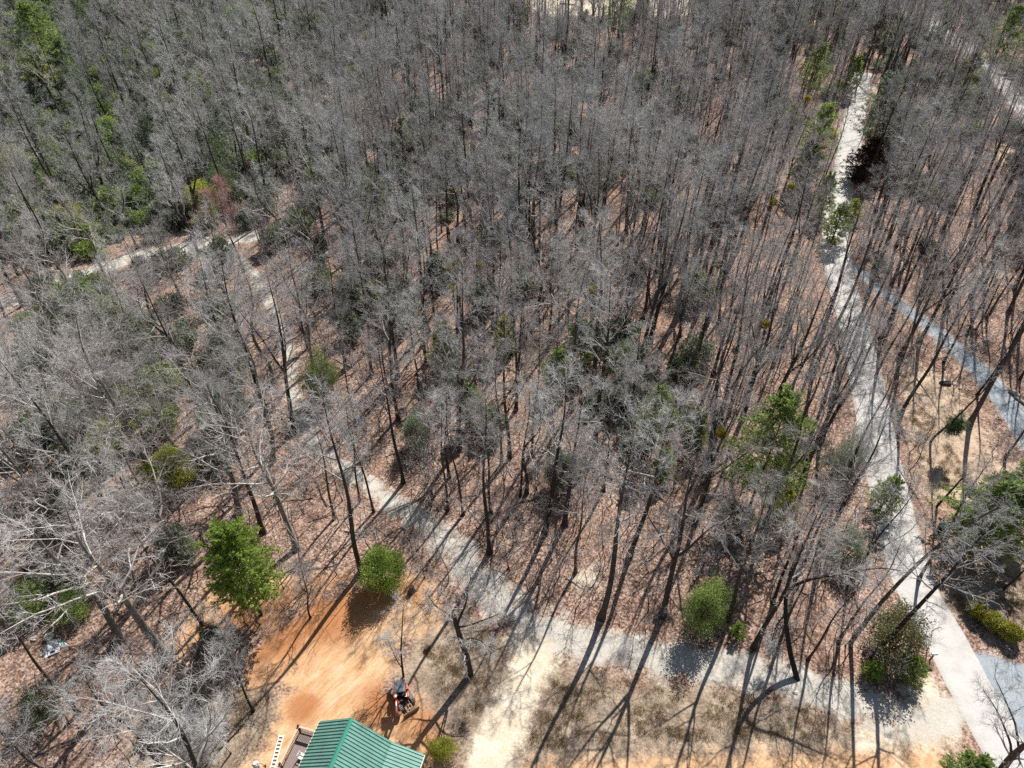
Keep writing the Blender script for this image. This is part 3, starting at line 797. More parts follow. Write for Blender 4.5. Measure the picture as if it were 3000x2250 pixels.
# the 300 that show largest: nearest to the camera with some of the tree in frame
def in_frame(x, y, s):
    a, b = to_px([[x, y, 0], [x, y, 10 * s], [x, y, 20 * s]])
    return bool(np.any((a > -10) & (a < 3010) & (b > -10) & (b < 2260)))
order = sorted(range(len(pts_all)), key=lambda i: (pts_all[i][0] ** 2 + pts_all[i][1] ** 2) ** 0.5 / pts_all[i][3])
single, rest = [], []
for i in order:
    p = pts_all[i]
    if len(single) < 296 and in_frame(p[0], p[1], p[3]): single.append(i)
    else: rest.append(i)

def zone_phrase(x, y):
    px, py = [float(a[0]) for a in to_px([[x, y, 0]])]
    if py > 1950 and px < 1000: return "on the dry ground left of the cabin", "leafless trees left of the cabin"
    if px < 950 and py > 1680: return "on the brown slope by the orange clearing", "leafless trees by the orange clearing"
    tx = np.interp(py, [p[1] for p in track_px[:24]], [p[0] for p in track_px[:24]])
    lx = np.interp(py, [p[1] for p in lane_px], [p[0] for p in lane_px])
    if py < 1750 and px < tx and px < 450: return "on the far left slope below the side track", "leafless trees on the far left slope"
    if py < 1750 and px < tx: return "in the dense wood just left of the gravel track", "leafless trees left of the gravel track"
    if px > lx + 10:
        if py < 1250: return "beyond the lane around the blue gravel drive", "leafless trees around the blue gravel drive"
        return "right of the lane near the straw bank", "leafless trees by the straw bank"
    if px > lx - 260: return "on the leafy strip just left of the lane", "leafless trees beside the lane"
    if py > 1500: return "on the leafy bank just above the gravel track", "leafless trees above the gravel track"
    if px < tx + 330: return "among brown leaves inside the gravel track bend", "leafless trees inside the track bend"
    if py > 1200: return "in the open middle of the wood by the green pines", "leafless trees by the middle pines"
    return "in the thick middle wood beyond the green pines", "leafless trees beyond the middle pines"

HERO_LABEL = {
    (486, 1923): "pale leafless oak with thick base casting a long shadow left of the orange clearing",
    (352, 1875): "pale leafless oak beside the white rubbish heap at lower left",
    (1061, 1674): "dark leaning leafless tree right beside the round green holly",
    (1434, 1620): "leafless tree standing at the very edge of the widening gravel track",
    (859, 1265): "dark forked leafless tree standing right on the edge of the upper gravel track",
    (570, 2270): "fine twigged leafless young tree left of the white tank at bottom edge",
    (910, 1810): "small leafless tree on the upper rim of the orange clearing",
    (2764, 1062): "lone slim leafless tree at the edge of straw bank by blue drive",
    (2525, 215): "big dark forked tree where the lane vanishes into the wood",
    (2692, 1699): "slim leafless tree on the right verge of the lane",
    (2938, 1726): "thin leafless tree among the three clipped round shrubs",
    (2637, 1220): "leafless tree with upswept branches between lane and straw bank",
}
hero_lab = {}
for k, lab in HERO_LABEL.items():
    g = ground_at(*k); hero_lab[(round(g[0], 2), round(g[1], 2))] = lab

fork_of = [v[2] for v in VAR]
first = {}
mist_sites = []
for i in single:
    x, y, v, s, h, rz = pts_all[i]
    lab = hero_lab.get((round(x, 2), round(y, 2)))
    zp, grp = zone_phrase(x, y)
    z = float(terrain(x, y))
    t = thing("bare_tree", lab or f"{VAR[v][3]} {zp}", "tree", (x, y, z), rz, None if lab else grp)
    t.scale = (s, s, s)
    t.rotation_euler = (float(rng.normal() * 0.03), float(rng.normal() * 0.03), rz)
    a = link("trunk", VAR[v][0], t); b = link("crown", VAR[v][1], t)
    first.setdefault(v, (a, b))
for v in range(len(VAR)):
    if v not in first:
        x, y = -70 + v, 60
        t = thing("bare_tree", VAR[v][3] + " " + zone_phrase(x, y)[0], "tree", (x, y, float(terrain(x, y))), 0, zone_phrase(x, y)[1])
        first[v] = (link("trunk", VAR[v][0], t), link("crown", VAR[v][1], t))

def scatter(name, P, var, rot, scl, sources, label, cat):
    """one object that instances tree meshes on its points"""
    me = bpy.data.meshes.new(name)
    me.vertices.add(len(P)); me.vertices.foreach_set("co", np.asarray(P, np.float32).ravel())
    a = me.attributes.new("kind_no", 'INT', 'POINT'); a.data.foreach_set("value", np.asarray(var, np.int32))
    a = me.attributes.new("turn", 'FLOAT_VECTOR', 'POINT'); a.data.foreach_set("vector", np.asarray(rot, np.float32).ravel())
    a = me.attributes.new("size", 'FLOAT', 'POINT'); a.data.foreach_set("value", np.asarray(scl, np.float32))
    o = link(name, me)
    ng = bpy.data.node_groups.new(name + "_nodes", 'GeometryNodeTree')
    ng.interface.new_socket("Geometry", in_out='INPUT', socket_type='NodeSocketGeometry')
    ng.interface.new_socket("Geometry", in_out='OUTPUT', socket_type='NodeSocketGeometry')
    gi = ng.nodes.new("NodeGroupInput"); go = ng.nodes.new("NodeGroupOutput")
    def named(n, typ):
        q = ng.nodes.new("GeometryNodeInputNamedAttribute"); q.data_type = typ; q.inputs["Name"].default_value = n
        return q.outputs["Attribute"]
    kn, tn, sn = named("kind_no", 'INT'), named("turn", 'FLOAT_VECTOR'), named("size", 'FLOAT')
    jo = ng.nodes.new("GeometryNodeJoinGeometry")
    for k, objs in enumerate(sources):
        cmpn = ng.nodes.new("FunctionNodeCompare"); cmpn.data_type = 'INT'; cmpn.operation = 'EQUAL'
        ii = [q for q in cmpn.inputs if q.type == 'INT']
        ng.links.new(kn, ii[0]); ii[1].default_value = k
        ip = ng.nodes.new("GeometryNodeInstanceOnPoints")
        ng.links.new(gi.outputs[0], ip.inputs["Points"]); ng.links.new(cmpn.outputs[0], ip.inputs["Selection"])
        jj = ng.nodes.new("GeometryNodeJoinGeometry")
        for ob in objs:
            oi = ng.nodes.new("GeometryNodeObjectInfo"); oi.inputs["Object"].default_value = ob; oi.transform_space = 'ORIGINAL'
            ng.links.new(oi.outputs["Geometry"], jj.inputs[0])
        ng.links.new(jj.outputs[0], ip.inputs["Instance"])
        ng.links.new(tn, ip.inputs["Rotation"]); ng.links.new(sn, ip.inputs["Scale"])
        ng.links.new(ip.outputs[0], jo.inputs[0])
    ng.links.new(jo.outputs[0], go.inputs[0])
    md = o.modifiers.new("scatter", 'NODES'); md.node_group = ng
    return tag(o, label, cat, kind="stuff")

rp = [pts_all[i] for i in rest]
P = np.array([(p[0], p[1], float(terrain(p[0], p[1]))) for p in rp])
rot = np.array([(rng.normal() * 0.03, rng.normal() * 0.03, p[5]) for p in rp])
scatter("bare_woods", P, [p[2] for p in rp], rot, [p[3] for p in rp], [first[v] for v in range(len(VAR))],
        "mass of leafless grey trees filling the far wood", "woods")
print("trees", len(pts_all), "single", len(single), "rest", len(rest))
# ------------------------------------------------------------------ evergreens placed as in the photograph
CON = [make_conifer(101, 17, 8.0, 0.30, 18, 5), make_conifer(102, 10, 5.6, 0.10, 16, 5), make_conifer(103, 7, 5.0, 0.05, 13, 5, L=0.28),
       make_conifer(104, 22, 9.0, 0.45, 17, 5, L=0.42, wN=0.07), make_conifer(105, 4, 3.4, 0.02, 10, 5, 9, L=0.22), make_conifer(106, 13, 6.4, 0.28, 24, 6, 17, L=0.3, wN=0.055, shape=0.7)]
CON_H = [17, 10, 7, 22, 4, 13]
CON_W = [8.0, 5.6, 5.0, 9.0, 3.4, 6.4]
BUSH = [make_bush(201, 4, 4, 110, 150, 0.13, 0.045), make_bush(202, 4, 4, 90, 120, 0.12, 0.04, 9, flat=0.9, lump_k=1.9), make_bush(203, 3, 4, 70, 120, flat=0.2, L=0.13, wl=0.05), make_bush(204, 1.7, 1.9, 120, 110, 0.09, 0.035, 5, 0.0, True)]
BUSH_H = [4, 4, 3, 1.7]
BUSH_W = [4, 4, 4, 1.9]

def set_leaf(o, m, slot):
    o.material_slots[slot].link = 'OBJECT'; o.material_slots[slot].material = m

def conifer(name, px, py, k, h, w, mat, label, cat="tree", group=None, zc=0.0):
    """px, py: where the photograph shows the middle of the crown at height zc (0: the base itself)"""
    p = at(px, py, zc) if zc else ground_at(px, py)
    z = float(terrain(p[0], p[1]))
    t = thing(name, label, cat, (p[0], p[1], z), float(rng.uniform(0, 6.28)), group)
    t.scale = (w / CON_W[k], w / CON_W[k], h / CON_H[k])
    link("trunk", CON[k][0], t)
    c = link("crown", CON[k][1], t); set_leaf(c, mat, 1)
    return t

def bush(name, px, py, k, h, w, mat, label, cat="shrub", group=None, zc=0.0):
    p = at(px, py, zc) if zc else ground_at(px, py)
    z = float(terrain(p[0], p[1]))
    t = thing(name, label, cat, (p[0], p[1], z), float(rng.uniform(0, 6.28)), group)
    t.scale = (w / BUSH_W[k], w / BUSH_W[k], h / BUSH_H[k])
    link("stem", BUSH[k][0], t)
    c = link("foliage", BUSH[k][1], t); set_leaf(c, mat, 0)
    return t

bush("holly_bush", 1117, 1672, 0, 4.6, 4.3, L_bright, "dense round bright green holly at the upper rim of orange clearing", zc=2.4)
conifer("feathery_pine", 700, 1650, 5, 13, 6.4, L_bright, "feathery bright green young pine casting a big dark shadow left of clearing", zc=8.5)
bush("evergreen_shrub", 483, 1375, 0, 5.0, 5.2, L_yellow, "bright yellow green bush among pale oaks left of the track", zc=3.0)
bush("evergreen_shrub", 2068, 1775, 1, 6.0, 4.5, L_mid, "tall dark green cedar bush right above the gravel track", zc=3.2)
conifer("young_cedar", 2157, 1862, 4, 2.0, 1.7, L_bright, "knee high bright little cedar beside the tall dark cedar bush")
conifer("pine_tree", 2262, 1290, 0, 17, 8.8, L_mid, "large bushy green pine between the middle wood and the lane", zc=11)
conifer("pine_tree", 2912, 1475, 1, 9.5, 9.0, L_mid, "wide green pine beside the straw bank behind the dark bin", zc=5.2)
conifer("pine_tree", 3015, 1385, 1, 8.5, 5.5, L_mid, "green pine on the straw bank at the right edge", zc=6)
bush("evergreen_shrub", 2630, 1870, 1, 5.2, 5.8, L_dull, "big dull olive holly thicket in the corner of lane and gravel track", zc=2.6)
conifer("young_cedar", 2668, 1965, 2, 3.0, 2.8, L_bright, "small bright cedar at the lane side of the corner thicket", zc=1)
conifer("young_cedar", 2557, 1970, 2, 2.4, 2.0, L_bright, "small bright cedar at the left foot of the corner thicket", zc=1)
conifer("pine_tree", 2852, 2262, 2, 4.6, 4.0, L_mid, "soft green pine top beside the lane at the bottom edge", zc=3)
bush("evergreen_shrub", 940, 1115, 1, 7.0, 4.4, L_mid, "tall green bush just right of the upper gravel track", zc=3.6)
conifer("young_pine", 1387, 1195, 1, 6.5, 4.0, L_bright, "bright young pine at the foot of a leafless tree inside track bend", zc=3.2)
conifer("pine_tree", 1708, 985, 1, 8, 5.0, L_mid, "upper green pine of the middle pine group", zc=5)
conifer("young_pine", 1632, 1062, 1, 6.5, 4.4, L_bright, "bright green pine at the left of the middle pine group", zc=4)
bush("evergreen_shrub", 1825, 1050, 1, 6.0, 4.6, L_mid, "broad green evergreen in the core of the middle group", zc=3.6)
bush("evergreen_shrub", 1838, 1135, 0, 5.0, 4.4, L_grey, "pale grey green bush under the broad middle evergreen", zc=3)
conifer("pine_tree", 1938, 1195, 0, 10, 5.2, L_mid, "tall green pine at lower right of the middle pine group", zc=7)
conifer("young_pine", 1950, 1350, 2, 4.5, 3.0, L_bright, "small bright pine below the tall middle pine", zc=2.6)
conifer("young_pine", 2055, 1225, 1, 6, 3.2, L_mid, "green pine half hidden by dark stems left of the large bushy pine", zc=4.5)
bush("evergreen_shrub", 1651, 1380, 0, 5.2, 4.0, L_grey, "grey green bush in the open leafy middle of the wood", zc=2.6)
bush("evergreen_shrub", 1217, 1265, 1, 5, 4.0, L_grey, "greyish bush behind stems right of the gravel track", zc=2.6)
bush("evergreen_shrub", 1895, 1085, 1, 4.5, 4, L_grey, "greyish evergreen at the right of the middle group", zc=3)
conifer("young_pine", 1294, 1015, 1, 7, 4.4, L_mid, "green pine deep between grey crowns above the track bend", zc=3.5)
conifer("young_pine", 1332, 1100, 2, 5, 3.0, L_bright, "thin bright sapling pine below the deep green pine", zc=2.4)
conifer("young_pine", 1479, 985, 2, 6.5, 3.6, L_yellow, "thin yellowish young pine in the middle wood", zc=3)
bush("evergreen_shrub", 2160, 1510, 1, 4.0, 3.6, L_dark, "dark little evergreen at the foot of the large bushy pine", zc=2)
bush("evergreen_shrub", 2490, 1600, 1, 4.0, 4.6, L_grey, "greyish twiggy evergreen left of the lane opposite the bin", zc=2)
bush("evergreen_shrub", 2480, 1345, 1, 5.0, 5.0, L_grey, "greyish evergreen on the lane edge opposite the straw bank", zc=2.4)
conifer("young_pine", 2605, 1440, 2, 5.5, 3.4, L_mid, "small green pine hanging over the lane edge by straw bank", zc=3)
conifer("young_pine", 2300, 1480, 2, 5.0, 3.2, L_yellow, "pale yellow green sapling pine right of the big pine trunk", zc=2.4)
conifer("pine_tree", 92, 70, 3, 23, 12, L_mid, "great green pine towering in the top left corner", zc=15)
conifer("pine_tree", 88, 140, 1, 13, 8.5, L_yellow, "yellow green pine under the great corner pine", zc=8)
conifer("pine_tree", 170, 150, 0, 15, 8, L_grey, "dull grey green pine right of the great corner pine", zc=9)
bush("evergreen_shrub", 282, 312, 0, 6.0, 6.0, L_bright, "lone bright green bush in the dense far left wood", zc=3)
bush("evergreen_shrub", 347, 432, 0, 5.0, 5.0, L_yellow, "small yellowish bush in the far left wood", zc=2.6)
bush("evergreen_shrub", 579, 550, 0, 7.0, 6.5, L_yellow, "pale yellowish evergreen left above the red budding maple", zc=4)
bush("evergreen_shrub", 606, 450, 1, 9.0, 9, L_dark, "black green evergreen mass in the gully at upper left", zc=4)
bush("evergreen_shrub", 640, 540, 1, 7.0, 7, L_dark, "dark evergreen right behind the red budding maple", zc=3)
bush("evergreen_shrub", 170, 583, 0, 5.0, 5.0, L_yellow, "pale yellowish bush above the side track", zc=2.6)
bush("evergreen_shrub", 12, 425, 0, 7.0, 7.0, L_yellow, "yellow green bush cut by the left edge", zc=3)
bush("evergreen_shrub", 340, 560, 1, 4.0, 5.0, L_mid, "low green bush on the leaves above the side track", zc=2)
conifer("pine_tree", 2393, 196, 0, 14, 7.0, L_mid, "dark topped pine left of the far lane end", zc=9)
conifer("pine_tree", 2392, 400, 0, 15, 7.6, L_bright, "bright green pine left of the upper lane", zc=9)
conifer("pine_tree", 2368, 470, 1, 9, 6.0, L_mid, "lower green pine under the bright pine by the lane", zc=5)
conifer("pine_tree", 2590, 325, 0, 17, 9.5, L_grey, "grey green pine on the right verge of the upper lane", zc=10)
conifer("pine_tree", 2600, 380, 0, 12, 7, L_grey, "dusky pine just behind the dead brown pine", zc=7)
conifer("dead_pine", 2545, 440, 1, 9.0, 7.5, L_brown, "dead pine with brown needles leaning over the lane", zc=6)
conifer("young_pine", 2420, 562, 2, 8, 4.6, L_mid, "thin green pine on the left edge of the lane", zc=5)
conifer("young_pine", 2455, 650, 2, 7, 4.6, L_mid, "spindly pine whose twigs hang across the lane", zc=4)
conifer("young_pine", 2503, 620, 2, 4.0, 3.6, L_yellow, "short yellow green pine on the right edge of the lane", zc=2)
conifer("pine_tree", 2956, 95, 0, 18, 9, L_mid, "green pine standing alone at top right", zc=12)
conifer("pine_tree", 2320, 30, 3, 20, 9, L_grey, "pale feathery pine at the top edge left of far lane", zc=14)
conifer("pine_tree", 2493, 220, 1, 9, 5, L_mid, "small pine at the far end of the lane", zc=5)
conifer("pine_tree", 1812, 50, 3, 21, 7.5, L_mid, "tall narrow pine before the sandy clearing at top", zc=12)
conifer("pine_tree", 1702, 108, 0, 13, 8, L_grey, "pale grey green pine below the sandy clearing", zc=7)
conifer("pine_tree", 2065, 20, 3, 20, 8, L_grey, "grey green pine right of the sandy clearing", zc=13)
bush("evergreen_shrub", 2581, 785, 1, 3.2, 2.6, L_grey, "lone grey green bush at the mouth of blue gravel drive", zc=1.5)
bush("evergreen_shrub", 212, 1768, 1, 3.0, 3.8, L_mid, "green bush right above the white rubbish heap", zc=1.6)
bush("evergreen_shrub", 85, 1755, 1, 3.2, 4.4, L_mid, "dull green bush at left edge above the rubbish heap", zc=1.6)
bush("evergreen_shrub", 533, 1613, 0, 2.4, 2.8, L_mid, "small pale green bush beside the feathery young pine", zc=1.3)
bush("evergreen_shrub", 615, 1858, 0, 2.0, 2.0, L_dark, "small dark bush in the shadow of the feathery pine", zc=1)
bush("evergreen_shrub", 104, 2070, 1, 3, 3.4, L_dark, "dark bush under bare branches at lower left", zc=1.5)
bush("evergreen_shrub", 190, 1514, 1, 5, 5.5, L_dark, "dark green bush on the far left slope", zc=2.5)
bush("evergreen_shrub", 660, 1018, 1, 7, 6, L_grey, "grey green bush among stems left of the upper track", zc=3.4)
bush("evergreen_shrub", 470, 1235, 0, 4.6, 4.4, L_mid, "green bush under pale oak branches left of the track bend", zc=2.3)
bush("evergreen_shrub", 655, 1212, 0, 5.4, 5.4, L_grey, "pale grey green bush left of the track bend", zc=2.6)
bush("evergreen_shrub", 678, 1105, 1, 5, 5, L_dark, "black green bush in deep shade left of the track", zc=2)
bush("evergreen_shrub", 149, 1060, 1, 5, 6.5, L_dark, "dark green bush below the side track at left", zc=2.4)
bush("evergreen_shrub", 163, 900, 1, 4.4, 6, L_mid, "green bush directly below the side track", zc=2)
bush("evergreen_shrub", 330, 1290, 0, 4, 5, L_yellow, "dull yellow green undergrowth bush left of the bright yellow bush", zc=2)
bush("evergreen_shrub", 1295, 2195, 2, 2.2, 2.2, L_yellow, "small yellow green shrub right of the cabin roof", zc=1)
bush("evergreen_shrub", 1560, 335, 1, 8, 8, L_dark, "dark evergreen low in the upper middle wood", zc=4)
bush("evergreen_shrub", 1340, 330, 0, 7, 7, L_grey, "grey green evergreen in the upper middle wood", zc=4)
bush("evergreen_shrub", 1090, 560, 0, 7, 6, L_mid, "green evergreen in the middle left wood", zc=4)
bush("evergreen_shrub", 1400, 190, 0, 6, 5, L_mid, "small green evergreen in the open far wood", zc=3)
bush("evergreen_shrub", 1330, 450, 1, 7, 7, L_grey, "muted evergreen near the centre of upper wood", zc=4)
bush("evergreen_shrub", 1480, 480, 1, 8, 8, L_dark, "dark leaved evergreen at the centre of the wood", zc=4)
bush("evergreen_shrub", 700, 40, 0, 9, 10, L_mid, "green evergreen crown at the top edge in the left half", zc=5)

for (px, py, lab) in ((2871, 1778, "upper left clipped round yellow green shrub of the three by the lane"), (2915, 1815, "middle clipped round yellow green shrub of the three by the lane"),
                      (2967, 1847, "lower right clipped round yellow green shrub of the three by the lane")):
    bush("round_shrub", px, py, 3, 1.75, 1.95, L_box, lab, group="clipped round shrubs", zc=0.9)

# red budding maple
tm, cm, _ = make_bare(61, 15, 0.14, 0.32, 16, 0.33, (M_trunk, M_limb, M_twig_red), ang=(22, 48), tw=1.7, twig_n=(8, 6, 5))
for px, py, s, lab in ((668, 640, 1.0, "small maple with reddish budding twigs beyond the gravel track"),):
    p = at(px, py, 9); t = thing("budding_maple", lab, "tree", (p[0], p[1], float(terrain(p[0], p[1]))), 1.0)
    t.scale = (s, s, s); link("trunk", tm, t); link("crown", cm, t)

# ------------------------------------------------------------------ special trees near the camera
def px_line(pts):
    return np.array([at(*p) if p[2] > 0.01 else np.append(ground_at(p[0], p[1])[:2], float(terrain(*ground_at(p[0], p[1])[:2])) - 0.2) for p in pts])

def resample(P, n=16):
    P = np.asarray(P, float); d = np.linalg.norm(np.diff(P, axis=0), axis=1); s = np.concatenate([[0], np.cumsum(d)]); u = np.linspace(0, s[-1], n)
    C = np.stack([np.interp(u, s, P[:, i]) for i in range(3)], 1)
    C[1:-1] = (C[:-2] + 2 * C[1:-1] + C[2:]) / 4
    return C

def special(name, label, stems, seed, mats, limbs, cs, spread, twig_n=(6, 5, 4), ang=(30, 65), tw=1.0):
    """stems: list of (pixel polyline with heights, base radius, tip radius)"""
    rg = np.random.default_rng(seed)
    base = px_line([stems[0][0][0]])[0]
    P = np.stack([resample(px_line(s[0])) - base for s in stems])
    R = np.stack([np.linspace(s[1], s[2], 16) for s in stems])
    P[0, 0, 2] -= 0.2
    t = thing(name, label, "tree", tuple(base))
    V, Q, mi = merge([(*tubes(P, R, 9, rg), 0)])
    link("trunk", np_mesh("trunk", V, Q, mats=[mats[0]], smooth=True), t)
    P1, R1 = branch(rg, P, R, limbs, cs, 0.98, spread, ang, 8, 0.5, 0.02, 0.09, 0.05, 0.15, 0.25, 0.5, True)
    P2, R2 = branch(rg, P1, R1, twig_n[0], 0.2, 1, 0.45, (25, 60), 6, 0.6, 0.012, 0.04, 0.04, 0.16, 0.35, 0.5)
    P3, R3 = branch(rg, P2, R2, twig_n[1], 0.2, 1, 0.5, (22, 55), 4, 0.6, 0.009 * tw, 0.02, 0.04, 0.16, 0.5, 0.4, False, 0.5)
    P4, R4 = branch(rg, P3, R3, twig_n[2], 0.15, 1, 0.55, (20, 50), 3, 0.7, 0.007 * tw, 0.011, 0.05, 0.16, 0.6, 0.3, False, 0.3)
    V, Q, mi = merge([(*tubes(P1, R1, 5, rg), 0), (*tubes(P2, R2, 4, rg), 0), (*tubes(P3, R3, 3, rg), 1), (*tubes(P4, R4, 3, rg), 1)])
    link("crown", np_mesh("crown", V, Q, mats=[mats[1], mats[2]], mi_q=mi), t)
    return t

special("bent_oak", "big crooked leafless oak bending over the track with a long level limb",
        [([(2343, 1997, 0), (2318, 1935, 1.6), (2308, 1870, 3.6), (2300, 1800, 5.8), (2301, 1740, 8), (2316, 1672, 10.5), (2345, 1610, 13), (2385, 1540, 16), (2430, 1470, 19)], 0.26, 0.05),
         ([(2301, 1745, 7.8), (2320, 1718, 8.8), (2360, 1700, 9.6), (2440, 1683, 10.3), (2520, 1672, 11), (2580, 1662, 11.6), (2640, 1672, 11.8)], 0.17, 0.04),
         ([(2300, 1800, 5.8), (2280, 1825, 5.0), (2268, 1850, 4.2), (2262, 1880, 3.4), (2270, 1910, 2.6)], 0.07, 0.02)], 301, (M_trunk, M_limb_pale, M_twig), 9, 0.35, 0.30)
special("leaning_tree", "dark leafless tree leaning from corner thicket across the lane to upper right",
        [([(2545, 1925, 0), (2600, 1875, 3), (2665, 1805, 6.5), (2730, 1735, 10), (2795, 1665, 13.5), (2850, 1600, 17), (2910, 1535, 20)], 0.24, 0.05)], 302, (M_trunk, M_limb, M_twig), 16, 0.45, 0.27)
special("leaning_tree", "tall dark leafless tree reaching over the lane towards the dark bin",
        [([(2490, 1885, 0), (2560, 1790, 4.5), (2625, 1715, 8.5), (2700, 1640, 12.5), (2770, 1578, 16), (2860, 1520, 19.5), (2960, 1470, 23)], 0.22, 0.05)], 303, (M_trunk, M_limb, M_twig), 14, 0.5, 0.24)
special("broken_oak", "stout leafless oak with pale broken limbs right of the excavator",
        [([(1378, 1976, 0), (1371, 1945, 1.6), (1362, 1905, 3.6), (1349, 1870, 5.4), (1338, 1835, 7.2), (1330, 1805, 8.6)], 0.33, 0.2),
         ([(1352, 1880, 5.0), (1380, 1868, 5.8), (1410, 1876, 6.0), (1440, 1915, 5.2)], 0.10, 0.03),
         ([(1340, 1838, 7.0), (1375, 1832, 7.6), (1420, 1815, 8.6), (1460, 1800, 9.4)], 0.10, 0.03),
         ([(1333, 1812, 8.4), (1300, 1790, 9.4), (1275, 1775, 10), (1255, 1745, 11)], 0.09, 0.03),
         ([(1338, 1830, 7.4), (1365, 1770, 9.6), (1372, 1720, 11.5), (1380, 1690, 12.6)], 0.12, 0.03)], 304, (M_trunk, M_limb_pale, M_twig_pale), 6, 0.3, 0.4, ang=(35, 75))
special("small_tree", "small leafless tree behind the red excavator on the clay edge",
        [([(1182, 1984, 0), (1178, 1950, 1.6), (1174, 1905, 3.8), (1178, 1850, 6.2), (1180, 1800, 8.2), (1182, 1770, 9.4)], 0.11, 0.025),
         ([(1176, 1955, 1.4), (1160, 1930, 2.4), (1145, 1895, 4.0), (1130, 1860, 5.5)], 0.05, 0.015)], 305, (M_trunk, M_limb, M_twig), 10, 0.3, 0.34, (5, 4, 3))
special("ivy_topped_pine", "crooked bare stem with one dark needle tuft leaning over the straw bank",
        [([(2726, 1292, 0), (2745, 1272, 1.8), (2782, 1243, 4.4), (2820, 1206, 7.2), (2855, 1170, 9.6), (2890, 1140, 11.6), (2905, 1105, 13.6), (2916, 1082, 15)], 0.15, 0.04)], 306, (M_trunk, M_limb, M_twig), 6, 0.7, 0.16, (4, 3, 2))
special("fallen_snag", "dark broken pole of a tree left of the green straw bank pine",
        [([(2745, 1482, 0), (2780, 1445, 3.2), (2827, 1392, 7.6)], 0.13, 0.08)], 307, (M_trunk, M_limb, M_twig), 3, 0.4, 0.25, (3, 3, 2))
special("edge_oak", "thick dark oak limb reaching in at the bottom right corner",
        [([(2905, 2320, 0), (2930, 2262, 4), (2962, 2218, 8), (3000, 2185, 11), (3060, 2130, 15)], 0.34, 0.12),
         ([(2962, 2218, 8), (2962, 2180, 9.6), (2930, 2100, 12.5), (2905, 2055, 14), (2880, 2020, 15)], 0.10, 0.02),
         ([(2985, 2195, 9.5), (2975, 2120, 12), (2945, 2050, 14.5), (2915, 1985, 17)], 0.09, 0.02)], 308, (M_trunk, M_limb, M_twig), 8, 0.35, 0.22, (5, 4, 3))
special("fine_bush_tree", "fine twigged fan shaped grey tree left of the white tank",
        [([(570, 2290, 0), (566, 2240, 2.4), (560, 2190, 5.0), (552, 2130, 8.2)], 0.12, 0.03),
         ([(568, 2250, 2.0), (600, 2190, 4.6), (625, 2120, 8)], 0.07, 0.02),
         ([(567, 2245, 2.2), (535, 2180, 5.0), (505, 2110, 8.4)], 0.07, 0.02)], 309, (M_trunk_pale, M_limb, M_twig), 16, 0.25, 0.36, (7, 5, 4), (15, 38))
for (px, py, h, sd, lab) in ((1290, 1742, 2.6, 311, "tiny dead sapling left of the widened gravel"), (1378, 1735, 3.6, 312, "dead forked sapling standing in the pale gravel"), (2905, 1324, 2.8, 313, "thin dead sapling alone on the straw bank"), (640, 1925, 2.4, 314, "thin bare sapling in the dark shadow of feathery pine")):
    b = ground_at(px, py); 
    special("dead_sapling", lab, [([(px, py, 0), (*[float(q[0]) for q in to_px([[b[0] + 0.25, b[1] + 0.1, h * 0.5]])], h * 0.5), (*[float(q[0]) for q in to_px([[b[0] - 0.1, b[1] + 0.3, h]])], h)], 0.05, 0.015)], sd, (M_trunk, M_limb_pale, M_twig_pale), 5, 0.3, 0.6, (4, 3, 2))

# needle tuft on the crooked stem
tp = at(2802, 1232, 5.0)
rg = np.random.default_rng(77)
c = norm(rg.normal(size=(3600, 3))); c *= (rg.uniform(0.15, 1, 3600) ** 0.6 * (1 + 0.35 * np.sin(4 * c[:, 0] + 1) * np.sin(5 * c[:, 1]) + 0.25 * np.sin(7 * c[:, 2])))[:, None]
c = c * np.array([0.85, 0.75, 1.25]) + np.array([0.15, 0, -0.5])
lv, lq = leaves(rg, c, norm(c + np.array([0, 0, -0.5])), 0.42, 0.035, 0.35)
o = link("needle_tuft", np_mesh("needle_tuft", lv, lq, mats=[L_dark]), None, tuple(tp))
tag(o, "single dark needle tuft hanging on the crooked stem over straw bank", "needle tuft")

# mistletoe balls in the crowns
mc = norm(rg.normal(size=(700, 3))) * (rg.uniform(0.2, 1, 700) ** 0.5)[:, None] * 0.48
lv, lq = leaves(rg, mc, norm(mc), 0.2, 0.05, 0.6)
mist_me = np_mesh("mistletoe", lv, lq, mats=[L_mist])
pk = np.concatenate([np.array([[p[0], p[1], p[2], p[3], p[5]] for p in pts_all])])
for q, (px, py) in enumerate(MIST):
    # the fork point of some crown that lies closest to where the photograph shows the ball
    c0 = at(px, py, 12)
    near = np.argsort((pk[:, 0] - c0[0]) ** 2 + (pk[:, 1] - c0[1]) ** 2)[:40]
    best, bp = 1e9, c0
    for i in near:
        x, y, v, s, rz = pk[i]
        f = fork_of[int(v)] * s
        F = np.stack([x + f[:, 0] * math.cos(rz) - f[:, 1] * math.sin(rz), y + f[:, 0] * math.sin(rz) + f[:, 1] * math.cos(rz), f[:, 2] + float(terrain(x, y))], 1)
        a, b = to_px(F)
        d = (a - px) ** 2 + (b - py) ** 2
        j = int(np.argmin(d))
        if d[j] < best: best, bp = d[j], F[j]
    where = "near the upper lane" if px > 2230 and py < 700 else ("left of the lane" if px > 1900 else ("in the middle of the wood" if px > 1150 else "far up in the left wood"))
    o = link("mistletoe", mist_me, None, tuple(bp), (0, 0, q))
    tag(o, "small yellow green mistletoe ball in bare crowns " + where, "mistletoe", "mistletoe " + where)

